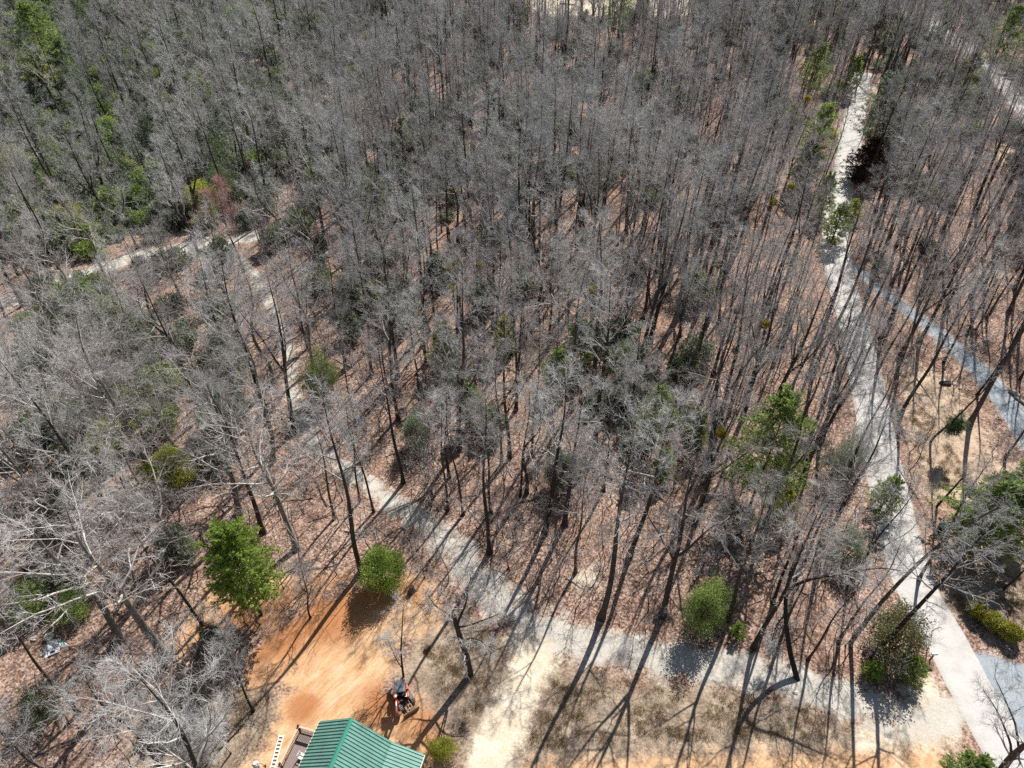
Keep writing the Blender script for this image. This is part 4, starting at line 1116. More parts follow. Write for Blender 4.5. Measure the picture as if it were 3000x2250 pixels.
# ------------------------------------------------------------------ undergrowth: too much to count
SAP = [make_sapling(401, 5), make_sapling(402, 4), make_sapling(403, 6.5), make_sapling(404, 3)]
N1 = 13000
ys_ = 10 + 330 * rng.uniform(0, 1, N1) ** 0.75
xs_ = rng.uniform(-1, 1, N1) * (0.62 * ys_ + 25)
ok = clear_of_roads(xs_, ys_, 0.6)
for (q, w, r) in ((2871, 1790, 5), (2915, 1830, 5), (2967, 1860, 5), (2900, 1740, 5), (160, 1895, 4.5), (175, 1960, 4), (140, 1930, 4), (1180, 2060, 6), (2757, 1560, 4), (2770, 1620, 4), (2780, 1240, 6), (1120, 1700, 3), (2157, 1870, 3), (2070, 1850, 3)):
    g_ = ground_at(q, w); ok &= np.hypot(xs_ - g_[0], ys_ - g_[1]) > r
xs_, ys_ = xs_[ok], ys_[ok]
ppx, ppy = to_px(np.stack([xs_, ys_, 0 * xs_], 1))
def loose(name, me):
    return bpy.data.objects.new(name, me)
sap_src = [(loose("sapling", m),) for m in SAP]
P = np.stack([xs_, ys_, terrain(xs_, ys_)], 1)
scatter("saplings", P, rng.integers(0, 4, len(P)), np.stack([rng.normal(size=len(P)) * 0.08, rng.normal(size=len(P)) * 0.08, rng.uniform(0, 6.28, len(P))], 1),
        rng.uniform(0.6, 1.75, len(P)), sap_src, "thin leafless saplings and brush between the trees", "undergrowth")

# evergreen laurel understorey, thick in the upper left
LAU = [make_bush(501, 2.6, 3.4, 40, 55, 0.22, 0.085, 3), make_bush(502, 3.4, 3.0, 44, 50, 0.22, 0.085, 3, 0.8), make_bush(503, 1.8, 3.0, 30, 50, 0.22, 0.085, 3)]
lau_src = []
for k, (sm, fm) in enumerate(LAU):
    for mat in (L_grey, L_dark, L_mid):
        a, b = loose("laurel_stem", sm), loose("laurel_foliage", fm.copy())
        b.data.materials[0] = mat
        lau_src.append((a, b))
N2 = 14000
ly = 30 + 340 * rng.uniform(0, 1, N2) ** 0.8
lx = rng.uniform(-1, 1, N2) * (0.62 * ly + 20)
ok = clear_of_roads(lx, ly, 1.6)
lx, ly = lx[ok], ly[ok]
a, b = to_px(np.stack([lx, ly, 0 * lx], 1))
blobs = [(330, 330, 460, 340, 1.0), (80, 160, 260, 200, 0.8), (700, 330, 260, 260, 0.6), (150, 950, 260, 160, 0.5), (560, 950, 160, 160, 0.45), (1000, 500, 330, 260, 0.38), (1400, 450, 420, 260, 0.28),
         (1000, 850, 200, 160, 0.3), (250, 1250, 300, 180, 0.34), (150, 1600, 200, 200, 0.22), (600, 60, 500, 120, 0.55), (1200, 100, 300, 120, 0.25), (2050, 400, 400, 300, 0.12), (2700, 350, 250, 250, 0.2), (1850, 1130, 260, 200, 0.22), (2500, 60, 500, 120, 0.25)]
dens = np.zeros(len(lx))
for (cx_, cy_, sx, sy, k) in blobs: k = k if k > 0.5 else k * 0.55; dens = np.maximum(dens, k * np.exp(-((a - cx_) / sx) ** 2 - ((b - cy_) / sy) ** 2))
clump = 0.5 + 0.5 * np.sin(lx / 7.1 + 1.3 * np.sin(ly / 9)) * np.cos(ly / 8.3 + np.sin(lx / 11))
keep = rng.uniform(0, 1, len(lx)) < dens * (0.5 + 0.8 * clump) * 1.5
lx, ly, a, b = lx[keep], ly[keep], a[keep], b[keep]
km = np.where(rng.uniform(0, 1, len(lx)) < 0.55, 0, np.where(rng.uniform(0, 1, len(lx)) < 0.5, 1, 2))
kk = rng.integers(0, 3, len(lx)) * 3 + km
scatter("laurel_thicket", np.stack([lx, ly, terrain(lx, ly)], 1), kk, np.stack([0 * lx, 0 * lx, rng.uniform(0, 6.28, len(lx))], 1), rng.uniform(0.8, 1.9, len(lx)), lau_src,
        "grey green evergreen laurel understorey under the bare trees", "understorey")
print("saplings", len(P), "laurels", len(lx))

# dead sticks on the forest floor and tufts of dry grass
STK = []
for sd in range(3):
    rg = np.random.default_rng(600 + sd); mb_ = []
    L_ = 3.5 + sd
    p_ = np.array([[[0, 0, 0.1], [L_ * 0.3, 0.1, 0.14], [L_ * 0.65, -0.1, 0.1], [L_, 0.1, 0.12]]]); r_ = np.array([[0.075, 0.065, 0.05, 0.02]])
    q_, w_ = branch(rg, p_, r_, 5, 0.2, 0.95, 0.3, (30, 60), 4, 0.5, 0.015, 0.04, 0.02, 0.1, 0.5)
    V, Q, mi = merge([(*tubes(p_, r_, 6, rg), 0), (*tubes(q_, w_, 4, rg), 0)])
    STK.append((loose("stick", np_mesh("stick", V, Q, mats=[M_log if sd else M_deadwood], mi_q=mi)),))
n_ = 1500
gy = 24 + 220 * rng.uniform(0, 1, n_) ** 0.8; gx_ = rng.uniform(-1, 1, n_) * (0.62 * gy + 15)
ok = clear_of_roads(gx_, gy, 0.5) & clear_of_roads(gx_ - 2.5, gy, 0.5) & clear_of_roads(gx_ + 2.5, gy, 0.5) & clear_of_roads(gx_, gy - 2.5, 0.5); gx_, gy = gx_[ok], gy[ok]; n_ = len(gx_)
scatter("fallen_sticks", np.stack([gx_, gy, terrain(gx_, gy)], 1), rng.integers(0, 3, n_), np.stack([0 * gx_, 0 * gx_, rng.uniform(0, 6.28, n_)], 1), rng.uniform(0.3, 1.0, n_), STK,
        "fallen sticks and dead branches littering the forest floor", "deadfall")
M_tuft = leafmat("dry_grass_blades", (0.24, 0.17, 0.10), (0.55, 0.44, 0.28), (0.66, 0.56, 0.40), 0.3)
TUF = []
for sd in range(3):
    rg = np.random.default_rng(640 + sd); c_ = rg.normal(size=(60, 3)) * np.array([0.16, 0.16, 0]); d_ = norm(rg.normal(size=(60, 3)) * np.array([0.5, 0.5, 0.1]) + np.array([0, 0, 0.7]))
    lv, lq = leaves(rg, c_, d_, 0.26, 0.012, 0.3)
    TUF.append((loose("tuft", np_mesh("tuft", lv, lq, mats=[M_tuft])),))
gx_ = rng.uniform(-32, 52, 30000); gy = rng.uniform(20, 75, 30000)
zz = zones(gx_, gy)
ok = (np.maximum(zz["dry"], zz["straw"]) > rng.uniform(0.25, 1.2, len(gx_))) & (np.maximum.reduce([zz["gravel"], zz["pave"], zz["sand"], zz["blue"], zz["clay"]]) < 0.25) & (np.sin(gx_ * 0.9 + np.sin(gy)) * np.cos(gy * 0.8) > -0.2)
gx_, gy = gx_[ok], gy[ok]; n_ = len(gx_)
scatter("dry_grass", np.stack([gx_, gy, terrain(gx_, gy)], 1), rng.integers(0, 3, n_), np.stack([0 * gx_, 0 * gx_, rng.uniform(0, 6.28, n_)], 1), rng.uniform(0.5, 1.3, n_), TUF,
        "tufts of dry straw coloured grass around the yard and straw bank", "grass")
print("tufts", n_)

# ------------------------------------------------------------------ cabin with the green metal roof
M_roof = plain("teal_green_metal_roofing", (0.17, 0.345, 0.29), 0.45, 0.0, 0.20, 0.9, 0.45)
M_ridge = plain("green_ridge_flashing", (0.06, 0.30, 0.22), 0.4, 0.0, 0.08, 2.0, 0.5)
M_fascia = plain("cream_white_trim", (0.74, 0.71, 0.62), 0.55, 0, 0.06, 3)
M_wall = plain("brown_board_siding", (0.22, 0.15, 0.10), 0.8, 0, 0.2, 3)
M_glass = plain("dark_window_glass", (0.03, 0.04, 0.05), 0.12, 0, 0.05, 1, 0.6)
M_deck = plain("grey_brown_deck_boards", (0.26, 0.205, 0.19), 0.75, 0, 0.16, 5)
M_deck_dark = plain("dark_deck_post_paint", (0.05, 0.035, 0.032), 0.7, 0, 0.2, 5)
M_cap = plain("sun_bleached_rail_cap", (0.56, 0.46, 0.38), 0.75, 0, 0.12, 5)
M_white = plain("white_paint", (0.80, 0.80, 0.78), 0.5, 0, 0.06, 3)
M_steel = plain("galvanised_steel", (0.52, 0.55, 0.56), 0.35, 0.4, 0.15, 4, 0.5)
M_black = plain("black_rubber", (0.022, 0.022, 0.024), 0.6, 0, 0.3, 6)

EA = at(936.5, 2114, 3.5); RB = at(1031, 2099, 6.0)
ur = (at(966, 2250, 6.0) - RB)[:2]; ur /= np.linalg.norm(ur)          # along the ridge, towards the camera
uv = np.array([-ur[1], ur[0]])                                         # across, to the right in the picture
HL = 13.0
half = float((RB - EA)[:2] @ uv)
cabin = thing("green_roofed_cabin", "small brown cabin with teal green metal roof and brown deck at bottom edge", "cabin", (EA[0], EA[1], 0), math.atan2(ur[1], ur[0]))
# local frame: x along the ridge towards the camera, y across (left eave at 0), z up
ye, yr, ym, yp = 0.0, half, 2 * half - 0.1, 2 * half - 0.1 + 2.68
ze, zr, zm, zp = 3.5, 6.0, 3.55, 2.85
def slab(y0, z0, y1, z1, th, x0, x1):
    mb = MB()
    mb.prism([(x0, y0, z0), (x0, y1, z1), (x0, y1, z1 - th), (x0, y0, z0 - th)], (x0, 0, 0), (x1, 0, 0))
    return mb
sl = []
def roof_part(name, y0, z0, y1, z1, x0=0.0):
    r = slab(y0, z0, y1, z1, 0.06, x0, HL).build(name, M_roof, cabin)
    L = math.hypot(y1 - y0, z1 - z0); ang = math.atan2(z1 - z0, y1 - y0)
    ny, nz = -math.sin(ang), math.cos(ang)
    if nz < 0: ny, nz = -ny, -nz
    mb = MB(); x = x0 + 0.12
    while x < HL - 0.05:
        w, h = 0.03, 0.055
        a0 = np.array([y0, z0]); a1 = np.array([y1, z1]); nn = np.array([ny, nz])
        p = [(x - w, *(a0 + nn * 0.0)), (x + w, *(a0 + nn * 0.0)), (x + w * 0.5, *(a0 + nn * h)), (x - w * 0.5, *(a0 + nn * h))]
        q = [(x - w, *(a1 + nn * 0.0)), (x + w, *(a1 + nn * 0.0)), (x + w * 0.5, *(a1 + nn * h)), (x - w * 0.5, *(a1 + nn * h))]
        mb.add(p + q, [(0, 1, 2, 3), (7, 6, 5, 4), (0, 4, 5, 1), (1, 5, 6, 2), (2, 6, 7, 3), (3, 7, 4, 0)])
        x += 0.262
    mb.build("rib", M_roof, r)
    return r
roof_part("roof_panel", ye, ze, yr - 0.002, zr)
roof_part("roof_panel", ym, zm, yr + 0.002, zr)
roof_part("porch_roof", ym + 0.005, zm - 0.01, yp, zp)
mb = MB()
for s in (-1, 1):
    y1 = yr + s * 0.17; z1 = zr - 0.17 * (zr - ze) / half + 0.075
    mb.prism([(-0.02, yr, zr + 0.10), (-0.02, y1, z1), (-0.02, y1, z1 - 0.03), (-0.02, yr, zr + 0.06)], (0, 0, 0), (HL, 0, 0))
mb.build("ridge_cap", M_ridge, cabin)
mb = MB()
mb.box((HL / 2, ye - 0.03, ze - 0.12), (HL, 0.05, 0.2)); mb.box((HL / 2, yp + 0.03, zp - 0.12), (HL, 0.05, 0.2))
mb.build("eave_trim", M_fascia, cabin)
mb = MB()
mb.prism([(-0.035, ye, ze + 0.0), (-0.035, yr, zr + 0.0), (-0.035, yr, zr - 0.2), (-0.035, ye, ze - 0.2)], (0, 0, 0), (0.03, 0, 0))
mb.prism([(-0.035, yr + 0.001, zr + 0.0), (-0.035, ym, zm + 0.0), (-0.035, ym, zm - 0.2), (-0.035, yr + 0.001, zr - 0.2)], (0, 0, 0), (0.03, 0, 0))
mb.prism([(-0.035, ym + 0.001, zm + 0.0), (-0.035, yp, zp + 0.0), (-0.035, yp, zp - 0.18), (-0.035, ym + 0.001, zm - 0.18)], (0, 0, 0), (0.03, 0, 0))
mb.build("gable_trim", M_ridge, cabin)
mb = MB()
x0, y0, y1 = 0.35, 0.45, ym - 0.35
mb.prism([(x0, y0, -0.3), (x0, y1, -0.3), (x0, y1, zm - 0.15), (x0, yr, zr - 0.25), (x0, y0, ze + 0.05)], (x0, 0, 0), (HL - 0.3, 0, 0))
wall = mb.build("wall", M_wall, cabin)
for (yy_, zz_) in ((1.8, 2.0), (4.4, 2.0)):
    mb = MB(); mb.box((x0 - 0.02, yy_, zz_), (0.06, 1.0, 1.2)); w_ = mb.build("window", M_fascia, cabin)
    mb = MB(); mb.box((x0 - 0.055, yy_, zz_), (0.02, 0.84, 1.04)); mb.build("pane", M_glass, w_)
for xq in (0.5, 4.2, 7.9, 11.6):
    mb = MB(); mb.box((xq, yp - 0.25, (zp - 0.15) / 2), (0.14, 0.14, zp - 0.1)); mb.build("porch_post", M_deck_dark, cabin)
# deck on the left side
dp = at(873.6, 2127.6, 1.95); dl = (dp - EA)[:2]
dx0 = float(dl @ ur); dy0 = float(dl @ uv)
deck = MB()
nb = 0; y = dy0
DZ = 0.95
while y < 0.44:
    deck.box(((dx0 + HL) / 2, y + 0.065, DZ - 0.02), (HL - dx0, 0.128, 0.04)); y += 0.14
deck.box(((dx0 + HL) / 2, dy0 - 0.03, DZ - 0.15), (HL - dx0, 0.045, 0.26)); deck.box((dx0 - 0.03, (dy0 + 0.4) / 2, DZ - 0.15), (0.045, 0.4 - dy0, 0.26))
dk = deck.build("deck", M_deck, cabin)
mb = MB(); mb.box(((dx0 + HL) / 2, dy0, DZ + 0.97), (HL - dx0 + 0.1, 0.16, 0.045)); mb.box((dx0, (dy0 + 0.42) / 2 + 0.05, DZ + 0.972), (0.16, 0.42 - dy0 - 0.1, 0.045)); mb.build("rail_cap", M_cap, dk)
mb = MB(); mb.box(((dx0 + HL) / 2, dy0, DZ + 0.14), (HL - dx0, 0.05, 0.09)); mb.box((dx0, (dy0 + 0.42) / 2, DZ + 0.14), (0.05, 0.42 - dy0, 0.09))
mb.box((dx0, (dy0 + 0.42) / 2, DZ + 0.86), (0.045, 0.42 - dy0, 0.12)); mb.box(((dx0 + HL) / 2, dy0, DZ + 0.86), (HL - dx0, 0.045, 0.12)); mb.build("lower_rail", M_deck, dk)
k = dx0 + 0.14
mb = MB()
while k < HL: mb.box((k, dy0, DZ + 0.5), (0.035, 0.035, 0.68)); k += 0.14
k = dy0 + 0.14
while k < 0.4: mb.box((dx0, k, DZ + 0.5), (0.035, 0.035, 0.68)); k += 0.14
b_ = mb.build("baluster", M_deck_dark, dk); b_["kind"] = "stuff"
for q, (px_, py_) in enumerate(((dx0, dy0), (dx0 + 3.05, dy0), (dx0 + 6.1, dy0), (dx0 + 9.2, dy0), (dx0, 0.3))):
    mb = MB(); mb.box((px_, py_, (DZ + 1.15) / 2 - 0.15), (0.13, 0.13, DZ + 1.45)); mb.box((px_, py_, DZ + 1.16), (0.18, 0.18, 0.07), taper=0.5); mb.build("post", M_deck_dark, dk)

# white chair-like box at the deck edge under the eave
p = at(886, 2214, 1.4)
cl = MB(); cl.box((0, 0, 0.22), (0.45, 0.42, 0.05)); cl.box((0, 0.19, 0.5), (0.45, 0.05, 0.55))
for sx in (-1, 1):
    for sy in (-1, 1): cl.box((sx * 0.19, sy * 0.17, 0.1), (0.05, 0.05, 0.2))
    cl.box((sx * 0.22, 0, 0.42), (0.05, 0.4, 0.05)); cl.box((sx * 0.22, -0.17, 0.32), (0.05, 0.05, 0.2))
o = cl.build("white_chair", M_white, None, (p[0] - 0.12, p[1], DZ + 0.003), (0, 0, 1.2), 0.012)
tag(o, "white chair on the deck half under the cabin eave", "chair")

# ------------------------------------------------------------------ ladder, tank and other things beside the cabin
L0, L1 = ground_at(826, 2153), ground_at(797, 2262)
dv = (L1 - L0)[:2]; ln = float(np.linalg.norm(dv)) + 0.6
lad = thing("ladder", "white ladder lying on the sandy ground beside the deck", "ladder", (L0[0], L0[1], float(terrain(L0[0], L0[1])) + 0.03), math.atan2(dv[1], dv[0]))
for s in (-1, 1):
    mb = MB(); mb.box((ln / 2, s * 0.19, 0.05), (ln, 0.075, 0.10)); mb.build("rail", M_white, lad, bevel=0.008)
k = 0.14
while k < ln - 0.1:
    mb = MB(); mb.box((k, 0, 0.062), (0.115, 0.305, 0.03)); mb.build("rung", M_white, lad); k += 0.30
g = ground_at(755, 2250)
tank = thing("gas_tank", "white upright gas tank on the dry ground at bottom edge", "gas tank", (g[0], g[1], float(terrain(g[0], g[1]))))
mb = MB(); mb.tube([(0, 0, 0.0), (0, 0, 0.06), (0, 0, 0.75), (0, 0, 0.86), (0, 0, 0.92)], [0.24, 0.27, 0.27, 0.22, 0.10], 20); mb.build("body", plain("grey_white_tank_paint", (0.62, 0.65, 0.66), 0.45, 0, 0.12, 3), tank)
mb = MB(); mb.tube([(0, 0, 0.90), (0, 0, 1.0)], [0.14, 0.14], 16); mb.build("collar", M_white, tank)
mb = MB(); mb.tube([(0.1, 0, 0.95), (0.35, 0.03, 0.9), (0.62, 0.08, 0.30), (0.68, 0.1, 0.02)], 0.022, 6); mb.build("hose", M_black, tank)
g = ground_at(778, 2247)
o = MB(); o.tube([(0, 0, -0.05), (0.02, 0, 0.28), (0.10, 0.04, 0.42)], [0.05, 0.06, 0.05], 8); o.tube([(0.02, 0, 0.25), (-0.14, -0.05, 0.26)], 0.04, 8)
o = o.build("standpipe", M_black, None, (g[0], g[1], float(terrain(g[0], g[1]))))
tag(o, "short black standpipe between gas tank and ladder", "pipe")

def log_thing(name, p0, p1, r, mat, label, cat="log", z=0.0, group=None):
    a, b = ground_at(*p0), ground_at(*p1)
    mb = MB(); n = 6; pts = []; rr = []
    for i in range(n):
        t = i / (n - 1); x, y = (a + (b - a) * t)[:2]
        pts.append((x - a[0], y - a[1], float(terrain(x, y)) + r * 0.85 + z + 0.05 * math.sin(3 * t + p0[0]) - float(terrain(a[0], a[1])))); rr.append(r * (1 - 0.35 * t))
    mb.tube(pts, rr, 9)
    L = np.array(pts)
    for q in range(2):
        t = 0.35 + 0.3 * q; c = L[int(t * 5)]; mb.tube([c, c + np.array([0.15 * (-1) ** q, 0.25, 0.5])], [r * 0.3, r * 0.12], 5)
    o = mb.build(name, mat, None, (a[0], a[1], float(terrain(a[0], a[1]))))
    for pl in o.data.polygons: pl.use_smooth = True
    return tag(o, label, cat, group)
log_thing("fallen_log", (1497, 127), (1527, 133), 0.28, M_log, "dark fallen log alone in the open far wood")
log_thing("fallen_log", (1556, 160), (1602, 150), 0.2, M_deadwood, "pale fallen log below the far log heap")
for i, (a_, b_, z_) in enumerate((((1580, 72), (1622, 80), 0), ((1585, 84), (1640, 76), 0.1), ((1592, 70), (1648, 64), 0.35), ((1600, 90), (1660, 84), 0), ((1575, 60), (1610, 66), 0.2))):
    log_thing("fallen_log", a_, b_, 0.3, M_log if i % 2 else M_deadwood, "felled log in the jumbled heap before the sandy clearing", "log", z_, "logs in the far heap")
log_thing("fallen_log", (1850, 56), (1932, 60), 0.35, M_log, "long dark fallen trunk at the lower edge of the sandy clearing")
log_thing("fallen_log", (1640, 12), (1682, 16), 0.25, M_log, "dark log lying on the sandy clearing at the top edge")
log_thing("fallen_log", (1585, 110), (1560, 140), 0.18, M_deadwood, "short bleached log leaning away from the far log heap")
log_thing("fallen_log", (2958, 1146), (2985, 1170), 0.34, M_deadwood, "short bleached trunk section at the bank of blue drive")
log_thing("fallen_log", (2972, 1165), (3040, 1215), 0.2, M_deadwood, "long thin bleached trunk along the blue drive at right edge")
log_thing("fallen_branch", (700, 2238), (722, 2226), 0.04, M_deadwood, "thin white fallen branch left of the gas tank", "branch")
log_thing("fallen_branch", (545, 2212), (610, 2190), 0.05, M_deadwood, "pale fallen branch on dry ground left of the deck", "branch")
log_thing("fallen_branch", (480, 1952), (492, 1958), 0.07, M_log, "short dark stick at the foot of the thick pale oak", "branch")
# white birch snag
g = ground_at(1258, 142)
sg = MB(); sg.tube([(0, 0, -0.3), (0.1, 0, 3), (0.05, 0.1, 6), (0.25, 0.1, 8.4)], [0.26, 0.22, 0.18, 0.07], 9); sg.tube([(0.05, 0.05, 5), (0.5, 0.2, 6.2), (0.7, 0.3, 7.1)], [0.09, 0.06, 0.03], 6); sg.tube([(0.05, 0.05, 3.4), (-0.5, 0.1, 4.2)], [0.08, 0.03], 6)
tag(sg.build("dead_snag", M_deadwood, None, (g[0], g[1], float(terrain(g[0], g[1])))), "standing white dead snag with broken top in the far wood", "dead tree")
# dark cut stump
g = ground_at(1207, 1732)
st = thing("tree_stump", "dark cut stump on the clay beside the holly bush", "stump", (g[0], g[1], float(terrain(g[0], g[1]))))
mb = MB(); mb.tube([(0, 0, -0.1), (0, 0, 0.12), (0.02, 0, 0.5), (0.02, 0, 0.78)], [0.5, 0.32, 0.27, 0.26], 12); mb.tube([(0.2, 0, 0.1), (0.62, 0.1, -0.05)], [0.14, 0.06], 7); mb.tube([(-0.1, -0.2, 0.1), (-0.3, -0.55, -0.05)], [0.14, 0.06], 7); mb.build("bole", M_log, st)
mb = MB(); mb.tube([(0.02, 0, 0.775), (0.02, 0, 0.80)], [0.235, 0.23], 12); mb.build("cut_face", plain("charred_cut_wood", (0.07, 0.06, 0.055), 0.8), st)
g = ground_at(1252, 1902)
o = MB(); o.tube([(0, 0, -0.05), (0, 0, 0.14), (0, 0, 0.32), (0, 0, 0.36)], [0.30, 0.30, 0.27, 0.16], 12); tag(o.build("low_stump", M_log, None, (g[0], g[1], float(terrain(g[0], g[1])))), "low black stump in the dry grass behind the stout broken oak", "stump")

def rock(px, py, r, mat, label, sq=(1, 0.8, 0.6)):
    import bmesh
    g = ground_at(px, py)
    bm = bmesh.new(); bmesh.ops.create_icosphere(bm, subdivisions=3, radius=r)
    for v in bm.verts:
        n = v.co.normalized(); k = 1 + 0.16 * math.sin(4 * n.x + px) + 0.12 * math.sin(6 * n.y + 2 * n.z + py)
        v.co = Vector((v.co.x * k * sq[0], v.co.y * k * sq[1], v.co.z * k * sq[2]))
    me = bpy.data.meshes.new("rock"); bm.to_mesh(me); bm.free(); me.materials.append(mat)
    return tag(link("rock", me, None, (g[0], g[1], float(terrain(g[0], g[1])) + r * 0.25)), label, "rock")
M_rock = plain("pale_rock", (0.62, 0.57, 0.52), 0.85, 0, 0.2, 3)
M_rockd = plain("dark_rock", (0.07, 0.06, 0.055), 0.85, 0, 0.3, 3)
rock(541, 775, 0.9, M_rock, "large whitish rock at the end of side track")
rock(2770, 1124, 0.55, M_rockd, "dark boulder on the straw bank below blue drive", (1.2, 0.8, 0.6))
rock(1880 / 3 * 3 + 450, 2030, 0.22, M_rock, "small pale stone beside the crooked oak base")
rock(100, 1872, 0.3, M_rock, "small pale stone left of the white rubbish heap")

# ------------------------------------------------------------------ rubbish heap at lower left
M_tarp = plain("white_plastic_sheet", (0.74, 0.76, 0.78), 0.45, 0, 0.12, 4)
def sheet(name, px, py, w, d, hgt, mat, label, cat, seed, rz=0.0):
    rg = np.random.default_rng(seed); n = 22
    u, v = np.meshgrid(np.linspace(-1, 1, n), np.linspace(-1, 1, n))
    ph = rg.uniform(0, 6, 6)
    rr = 1 + 0.22 * np.sin(3 * np.arctan2(v, u) + ph[0]) + 0.12 * np.sin(5 * np.arctan2(v, u) + ph[1])
    x, y = u * w / 2 * rr, v * d / 2 * rr
    z = hgt * np.clip(1 - 0.9 * (u ** 2 + v ** 2), 0, 1) * (0.6 + 0.4 * np.abs(np.sin(5 * u + ph[2] + 2 * v))) + 0.09 * np.abs(np.sin(9 * u + ph[3]) * np.sin(8 * v + ph[4])) + 0.03
    V = np.concatenate([np.stack([x, y, z], -1).reshape(-1, 3), np.stack([x, y, z - 0.02], -1).reshape(-1, 3)])
    i = np.arange(n * n).reshape(n, n)
    Q = np.stack([i[:-1, :-1], i[:-1, 1:], i[1:, 1:], i[1:, :-1]], -1).reshape(-1, 4)
    g = ground_at(px, py)
    return tag(link(name, np_mesh(name, V, np.concatenate([Q, Q[:, ::-1] + n * n]), mats=[mat]), None, (g[0], g[1], float(terrain(g[0], g[1]))), (0, 0, rz)), label, cat)
sheet("plastic_sheet", 158, 1894, 1.6, 1.3, 0.55, M_tarp, "crumpled white plastic sheet in the middle of the rubbish heap", "plastic sheet", 1, 0.7)
sheet("plastic_sheet", 142, 1908, 1.0, 0.7, 0.2, M_steel, "flat greyish plastic scrap at lower left of the rubbish heap", "plastic sheet", 2, 0.2)
sheet("cloth_bag", 181, 1883, 0.42, 0.40, 0.3, plain("teal_bag_fabric", (0.10, 0.42, 0.36), 0.6), "small teal bag at right side of the rubbish heap", "bag", 3)
g = ground_at(149, 1868); o = MB(); o.tube([(0, 0, 0.0), (0, 0, 0.3), (0.02, 0, 0.34)], [0.34, 0.42, 0.40], 18)
tag(o.build("white_tub", plain("ivory_plastic", (0.66, 0.63, 0.55), 0.5), None, (g[0], g[1], float(terrain(g[0], g[1]))), (0.25, -0.1, 0)), "ivory round tub upside down at top of the rubbish heap", "tub")
g = ground_at(160, 1912); bd = thing("box_lid", "white and blue box lid at lower end of the rubbish heap", "box lid", (g[0], g[1], float(terrain(g[0], g[1])) + 0.03), 0.5)
mb = MB(); mb.box((0, 0, 0.12), (0.95, 0.42, 0.1), rx=0.25); mb.build("lid", M_white, bd, bevel=0.01)
mb = MB(); mb.box((-0.1, 0.02, 0.178), (0.42, 0.2, 0.02), rx=0.25); mb.build("panel", plain("navy_blue_plastic", (0.02, 0.03, 0.22), 0.4), bd)
log_thing("white_board", (146, 1893), (166, 1862), 0.05, M_white, "thin white stick poking up from the rubbish heap", "stick", 0.5)

# ------------------------------------------------------------------ bin, marker, mailbox, fences
g = ground_at(2756, 1556)
bn = thing("lidded_bin", "dark round bin with pale green lid on the leaves right of the lane", "bin", (g[0], g[1], float(terrain(g[0], g[1]))), 0.3)
M_bin = plain("dark_green_plastic", (0.018, 0.028, 0.024), 0.5); M_lid = plain("faded_green_lid", (0.20, 0.34, 0.30), 0.55, 0, 0.12, 4)
mb = MB(); mb.tube([(0, 0, 0), (0, 0, 0.05), (0, 0, 0.95)], [0.42, 0.45, 0.52], 8); mb.build("body", M_bin, bn, bevel=0.015)
mb = MB(); mb.tube([(0, 0, 0.95), (0, 0, 1.0), (0, 0, 1.12), (0, 0, 1.2)], [0.57, 0.57, 0.42, 0.12], 8); lid = mb.build("lid", M_lid, bn)
mb = MB(); mb.tube([(-0.12, 0, 1.19), (-0.1, 0, 1.26), (0.1, 0, 1.26), (0.12, 0, 1.19)], 0.02, 6); mb.build("handle", M_bin, lid)
g = ground_at(2769, 1592)
mk = thing("marker_post", "white capped dark post just below the green lidded bin", "post", (g[0], g[1], float(terrain(g[0], g[1]))))
mb = MB(); mb.tube([(0, 0, -0.1), (0, 0, 0.8)], 0.09, 10); mb.build("shaft", M_deck_dark, mk)
mb = MB(); mb.tube([(0, 0, 0.78), (0, 0, 0.86), (0, 0, 0.98), (0, 0, 1.03)], [0.13, 0.16, 0.13, 0.05], 12); mb.build("cap", M_white, mk)
g = ground_at(2724, 1934)
mbx = thing("mailbox", "small white mailbox on a dark post at the corner thicket", "mailbox", (g[0], g[1], float(terrain(g[0], g[1]))), 0.1)
mb = MB(); mb.box((0, 0, 0.5), (0.1, 0.1, 1.1)); mb.build("post", M_deck_dark, mbx)
mb = MB(); mb.prism([(-0.27, -0.10, 1.05), (-0.27, 0.10, 1.05), (-0.27, 0.10, 1.18), (-0.27, 0.06, 1.25), (-0.27, -0.06, 1.25), (-0.27, -0.10, 1.18)], (0, 0, 0), (0.54, 0, 0)); mb.build("box", M_white, mbx)
mb = MB(); mb.box((0.1, -0.115, 1.2), (0.03, 0.015, 0.16)); mb.build("flag", plain("red_enamel", (0.45, 0.05, 0.04), 0.4), mbx)
g = ground_at(2706, 1962)
o = MB(); o.box((0, 0, 0.3), (0.55, 0.4, 0.6)); o.box((0, 0, 0.62), (0.62, 0.46, 0.05)); o.box((0, -0.215, 0.35), (0.3, 0.03, 0.2))
tag(o.build("utility_box", M_bin, None, (g[0], g[1], float(terrain(g[0], g[1]))), (0, 0, 0.4), 0.015), "squat dark utility box behind the white mailbox", "utility box")

def fence(p0, p1, n, label):
    a, b = ground_at(*p0), ground_at(*p1); d = (b - a)[:2]; L = float(np.linalg.norm(d))
    t = thing("rail_fence", label, "fence", (a[0], a[1], float(terrain(a[0], a[1]))), math.atan2(d[1], d[0]))
    M_f = M_deck_dark
    for i in range(n):
        mb = MB(); mb.box((L * i / (n - 1), 0, 0.65), (0.14, 0.14, 1.6)); mb.build("post", M_f, t)
    for z in (0.35, 0.72, 1.09, 1.4):
        mb = MB(); mb.box((L / 2, -0.085, z), (L, 0.035, 0.12)); mb.build("rail", M_f, t)
fence((2932, 502), (3080, 545), 5, "dark four rail fence on the tan ground at right edge")
fence((2966, 398), (3090, 425), 4, "farther dark rail fence below the paved road at right")

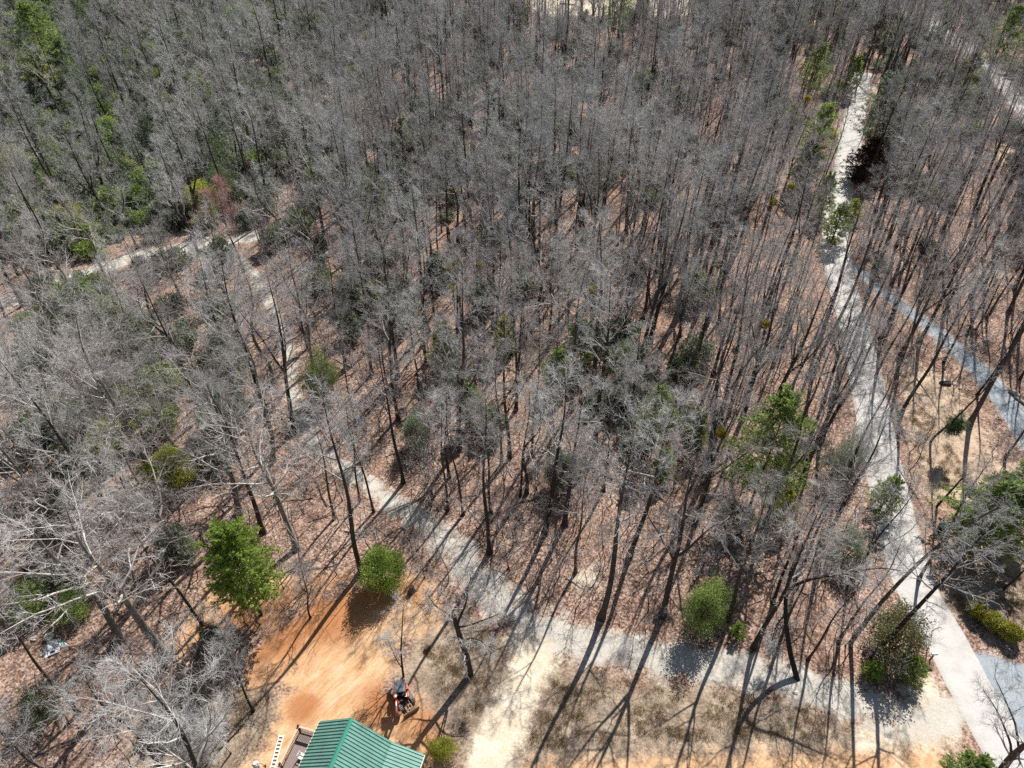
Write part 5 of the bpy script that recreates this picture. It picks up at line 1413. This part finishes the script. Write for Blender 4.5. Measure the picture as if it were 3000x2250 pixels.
# pale roofed house glimpsed beyond the wood
g = ground_at(2385, 8)
hs = thing("pale_house", "small pale roofed house glimpsed through trees at the top edge", "house", (g[0], g[1] + 6, float(terrain(g[0], g[1]))), 0.25)
mb = MB(); mb.prism([(-6, -3.6, 0), (-6, 3.6, 0), (-6, 3.6, 3), (-6, 0, 4.7), (-6, -3.6, 3)], (0, 0, 0), (12, 0, 0)); mb.build("wall", plain("pale_siding", (0.5, 0.48, 0.44), 0.8), hs)
for s in (-1, 1):
    mb = MB(); mb.prism([(-6.4, s * 0.0, 4.82), (-6.4, s * 4.1, 2.88), (-6.4, s * 4.1, 2.76), (-6.4, 0, 4.72)], (0, 0, 0), (12.8, 0, 0)); mb.build("roof", plain("pale_grey_shingle", (0.45, 0.46, 0.47), 0.8), hs)
for x in (-3.5, 0.2, 3.6):
    mb = MB(); mb.box((x, -3.6, 1.6), (1.2, 0.08, 1.3)); w_ = mb.build("window", M_white, hs); mb = MB(); mb.box((x, -3.65, 1.6), (1.0, 0.03, 1.1)); mb.build("pane", M_glass, w_)

# ------------------------------------------------------------------ mini excavator
M_red = plain("sun_faded_orange_red_paint", (0.62, 0.105, 0.055), 0.42, 0, 0.18, 3, 0.5)
M_cano = plain("slate_grey_canopy", (0.15, 0.175, 0.20), 0.5, 0, 0.14, 2.5, 0.4)
M_soil = plain("dirt_covered_steel", (0.36, 0.26, 0.18), 0.8, 0, 0.25, 5)
M_trk = plain("dusty_black_track", (0.045, 0.04, 0.036), 0.85, 0, 0.5, 8)
M_dusty = plain("dusty_beige_cover", (0.42, 0.37, 0.30), 0.8, 0, 0.2, 6)
b0, b1 = at(1186, 2101, 0.15), at(1226, 2075, 0.15)
bl = (b1 - b0)[:2]; bl /= np.linalg.norm(bl)
fw = np.array([bl[1], -bl[0]])                                  # towards the blade
bc = ((b0 + b1) / 2)[:2]
oc = bc - fw * 1.72
ex = thing("mini_excavator", "small orange red mini excavator with grey canopy and dozer blade on the clay", "excavator", (oc[0], oc[1], float(terrain(oc[0], oc[1]))), math.atan2(fw[1], fw[0]))
# local: x forward to the blade, y left
for s in (-1, 1):
    tk = MB()
    prof = []
    n = 18; r = 0.27; hl = 0.85
    for i in range(n // 2 + 1):
        a_ = -math.pi / 2 + math.pi * i / (n // 2); prof.append((hl + r * math.cos(a_), r + r * math.sin(a_)))
    for i in range(n // 2 + 1):
        a_ = math.pi / 2 + math.pi * i / (n // 2); prof.append((-hl + r * math.cos(a_), r + r * math.sin(a_)))
    y0 = s * 0.58
    tk.prism([(x, y0 - 0.16, z) for x, z in prof], (0, 0, 0), (0, 0.32, 0))
    tr = tk.build("track", M_trk, ex)
    gr = MB()
    for i in range(17): gr.box((-hl + 2 * hl * i / 16, y0, 2 * r + 0.012), (0.05, 0.3, 0.03))
    for i in range(17): gr.box((-hl + 2 * hl * i / 16, y0, 0.0), (0.05, 0.3, 0.03))
    for sx in (-1, 1):
        for i in range(1, 6):
            a_ = -math.pi / 2 + math.pi * i / 6; gr.box((sx * (hl + (r + 0.012) * math.cos(a_)), y0, r + (r + 0.012) * math.sin(a_)), (0.03, 0.3, 0.05), ry=-sx * a_)
    gr.build("grouser", M_dusty, tr)
    wh = MB()
    for xw, rw in ((-hl, 0.2), (hl, 0.2), (-0.35, 0.09), (0, 0.09), (0.35, 0.09)): wh.tube([(xw, y0 - s * 0.0 + s * 0.14, r if rw > 0.1 else 0.13), (xw, y0 + s * 0.175, r if rw > 0.1 else 0.13)], rw, 14)
    wh.build("roller", M_soil, tr)
mb = MB(); mb.box((0, 0, 0.36), (1.1, 0.86, 0.26)); mb.tube([(0, 0, 0.48), (0, 0, 0.6)], 0.36, 20); mb.build("undercarriage", M_black, ex)
bd = MB()
prof = [(1.66, 0.02), (1.70, 0.02), (1.74, 0.18), (1.70, 0.42), (1.66, 0.42), (1.69, 0.18)]
bd.prism([(x, -0.76, z) for x, z in prof], (0, 0, 0), (0, 1.52, 0)); bd.box((1.68, 0, 0.435), (0.07, 1.54, 0.05))
bld = bd.build("dozer_blade", M_soil, ex)
mb = MB()
for s in (-1, 1): mb.box((1.15, s * 0.27, 0.30), (1.0, 0.09, 0.13))
mb.box((1.05, 0, 0.33), (0.10, 0.5, 0.10)); mb.box((1.4, 0, 0.33), (0.10, 0.5, 0.10)); mb.tube([(0.7, 0, 0.45), (1.2, 0, 0.38)], 0.06, 8); mb.tube([(1.2, 0, 0.38), (1.6, 0, 0.3)], 0.035, 8)
mb.build("blade_arm", M_soil, bld)
# upper structure, turned towards the camera
up_az = math.atan2(-1.0, 0.14) - math.atan2(fw[1], fw[0])
ca, sa = math.cos(up_az), math.sin(up_az)
upl = dict(parent=ex, rot=(0, 0, up_az))
mb = MB()
pl = []
for i in range(13):
    a_ = math.pi / 2 + math.pi * i / 12; pl.append((-0.12 + 0.66 * math.cos(a_), 0.68 * math.sin(a_)))
pl += [(0.62, -0.66), (0.70, -0.3), (0.70, 0.3), (0.62, 0.66)]
mb.prism([(x, y, 0.60) for x, y in pl], (0, 0, 0), (0, 0, 0.16)); mb.build("deck_frame", M_black, bevel=0.02, **upl)
pl2 = []
for i in range(13):
    a_ = math.pi / 2 + math.pi * i / 12; pl2.append((-0.14 + 0.64 * math.cos(a_), 0.66 * math.sin(a_)))
pl2 += [(-0.05, -0.66), (-0.05, 0.66)]
mb = MB(); mb.prism([(x, y, 0.765) for x, y in pl2], (0, 0, 0), (0, 0, 0.50)); bod = mb.build("engine_cover", M_red, bevel=0.06, **upl)
mb = MB(); mb.box((0.22, -0.54, 0.98), (0.62, 0.24, 0.44)); mb.build("side_cover", M_red, bevel=0.05, **upl)
mb = MB(); mb.box((0.22, 0.55, 0.92), (0.62, 0.20, 0.32)); mb.build("side_cover", M_red, bevel=0.05, **upl)
mb = MB(); mb.box((0.16, 0.05, 1.0), (0.42, 0.46, 0.14)); mb.box((-0.07, 0.05, 1.24), (0.12, 0.46, 0.46), ry=-0.15); mb.build("seat", M_black, bevel=0.04, **upl)
mb = MB(); mb.box((0.5, 0.04, 0.78), (0.45, 0.72, 0.03)); mb.build("floor_plate", M_trk, **upl)
for s in (-1, 1):
    mb = MB(); mb.box((0.2, s * 0.33 + 0.04, 1.06), (0.4, 0.13, 0.22)); mb.tube([(0.34, s * 0.33 + 0.04, 1.17), (0.37, s * 0.33 + 0.04, 1.36)], [0.015, 0.03], 8); mb.build("control_console", M_black, bevel=0.015, **upl)
mb = MB(); mb.box((0.36, 0.40, 1.06), (0.30, 0.16, 0.05)); mb.build("white_panel", M_white, bevel=0.01, **upl)
mb = MB(); mb.box((0.42, -0.44, 1.22), (0.22, 0.18, 0.04)); mb.build("white_panel", M_white, bevel=0.01, **upl)
mb = MB()
for s in (-1, 1): mb.tube([(-0.22, s * 0.42, 1.22), (-0.24, s * 0.42, 2.0), (-0.16, s * 0.42, 2.34)], 0.035, 8)
mb.box((-0.24, 0, 1.75), (0.05, 0.84, 0.05)); mb.build("canopy_frame", M_black, **upl)
mb = MB(); mb.box((0.16, 0, 2.40), (1.12, 0.98, 0.09), taper=0.92); can = mb.build("canopy", M_cano, bevel=0.025, **upl)
mb = MB()
for k in (-0.28, 0, 0.28): mb.box((0.16, k, 2.45), (0.85, 0.05, 0.02))
mb.build("canopy_ridge", M_cano, parent=can)
# boom on the right hand side of the machine (left in the picture), folded
Bm = -0.34
def arm(name, pts, w0, h0, mat, **k):
    mb = MB()
    for i in range(len(pts) - 1):
        a_, b_ = np.array(pts[i]), np.array(pts[i + 1]); d_ = b_ - a_; L_ = np.linalg.norm(d_)
        mb.box(tuple((a_ + b_) / 2), (L_ + 0.05, w0 - 0.008 * i, h0[i]), ry=-math.atan2(d_[2], d_[0]))
    return mb.build(name, mat, bevel=0.02, **k)
mb = MB(); mb.box((0.78, Bm, 0.74), (0.3, 0.26, 0.34)); mb.build("swing_bracket", M_red, bevel=0.03, **upl)
bo = arm("boom", [(0.80, Bm, 0.86), (0.98, Bm, 1.62), (1.45, Bm, 2.02), (2.0, Bm, 1.92)], 0.19, [0.22, 0.25, 0.2], M_red, **upl)
mb = MB(); mb.tube([(0.92, Bm, 0.78), (1.25, Bm, 1.42)], 0.055, 8); mb.tube([(1.25, Bm, 1.42), (1.36, Bm, 1.84)], 0.03, 8); mb.build("cylinder", M_steel, parent=bo)
st_ = arm("dipper_arm", [(2.12, Bm, 2.10), (1.95, Bm, 1.5), (1.62, Bm, 0.75)], 0.15, [0.18, 0.16], M_red, **upl)
mb = MB(); mb.tube([(1.38, Bm, 2.12), (1.75, Bm, 2.2)], 0.05, 8); mb.tube([(1.75, Bm, 2.2), (2.1, Bm, 2.12)], 0.028, 8); mb.build("cylinder", M_steel, parent=st_)
mb = MB()
bp_ = [(1.62, 0.78), (1.78, 0.70), (1.80, 0.45), (1.62, 0.25), (1.40, 0.22), (1.30, 0.30), (1.44, 0.32), (1.58, 0.42), (1.66, 0.55)]
mb.prism([(x, Bm - 0.25, z) for x, z in bp_], (0, 0, 0), (0, 0.5, 0))
for k in range(4): mb.box((1.27, Bm - 0.2 + 0.133 * k, 0.30), (0.14, 0.05, 0.04))
mb.build("bucket", M_soil, parent=st_)
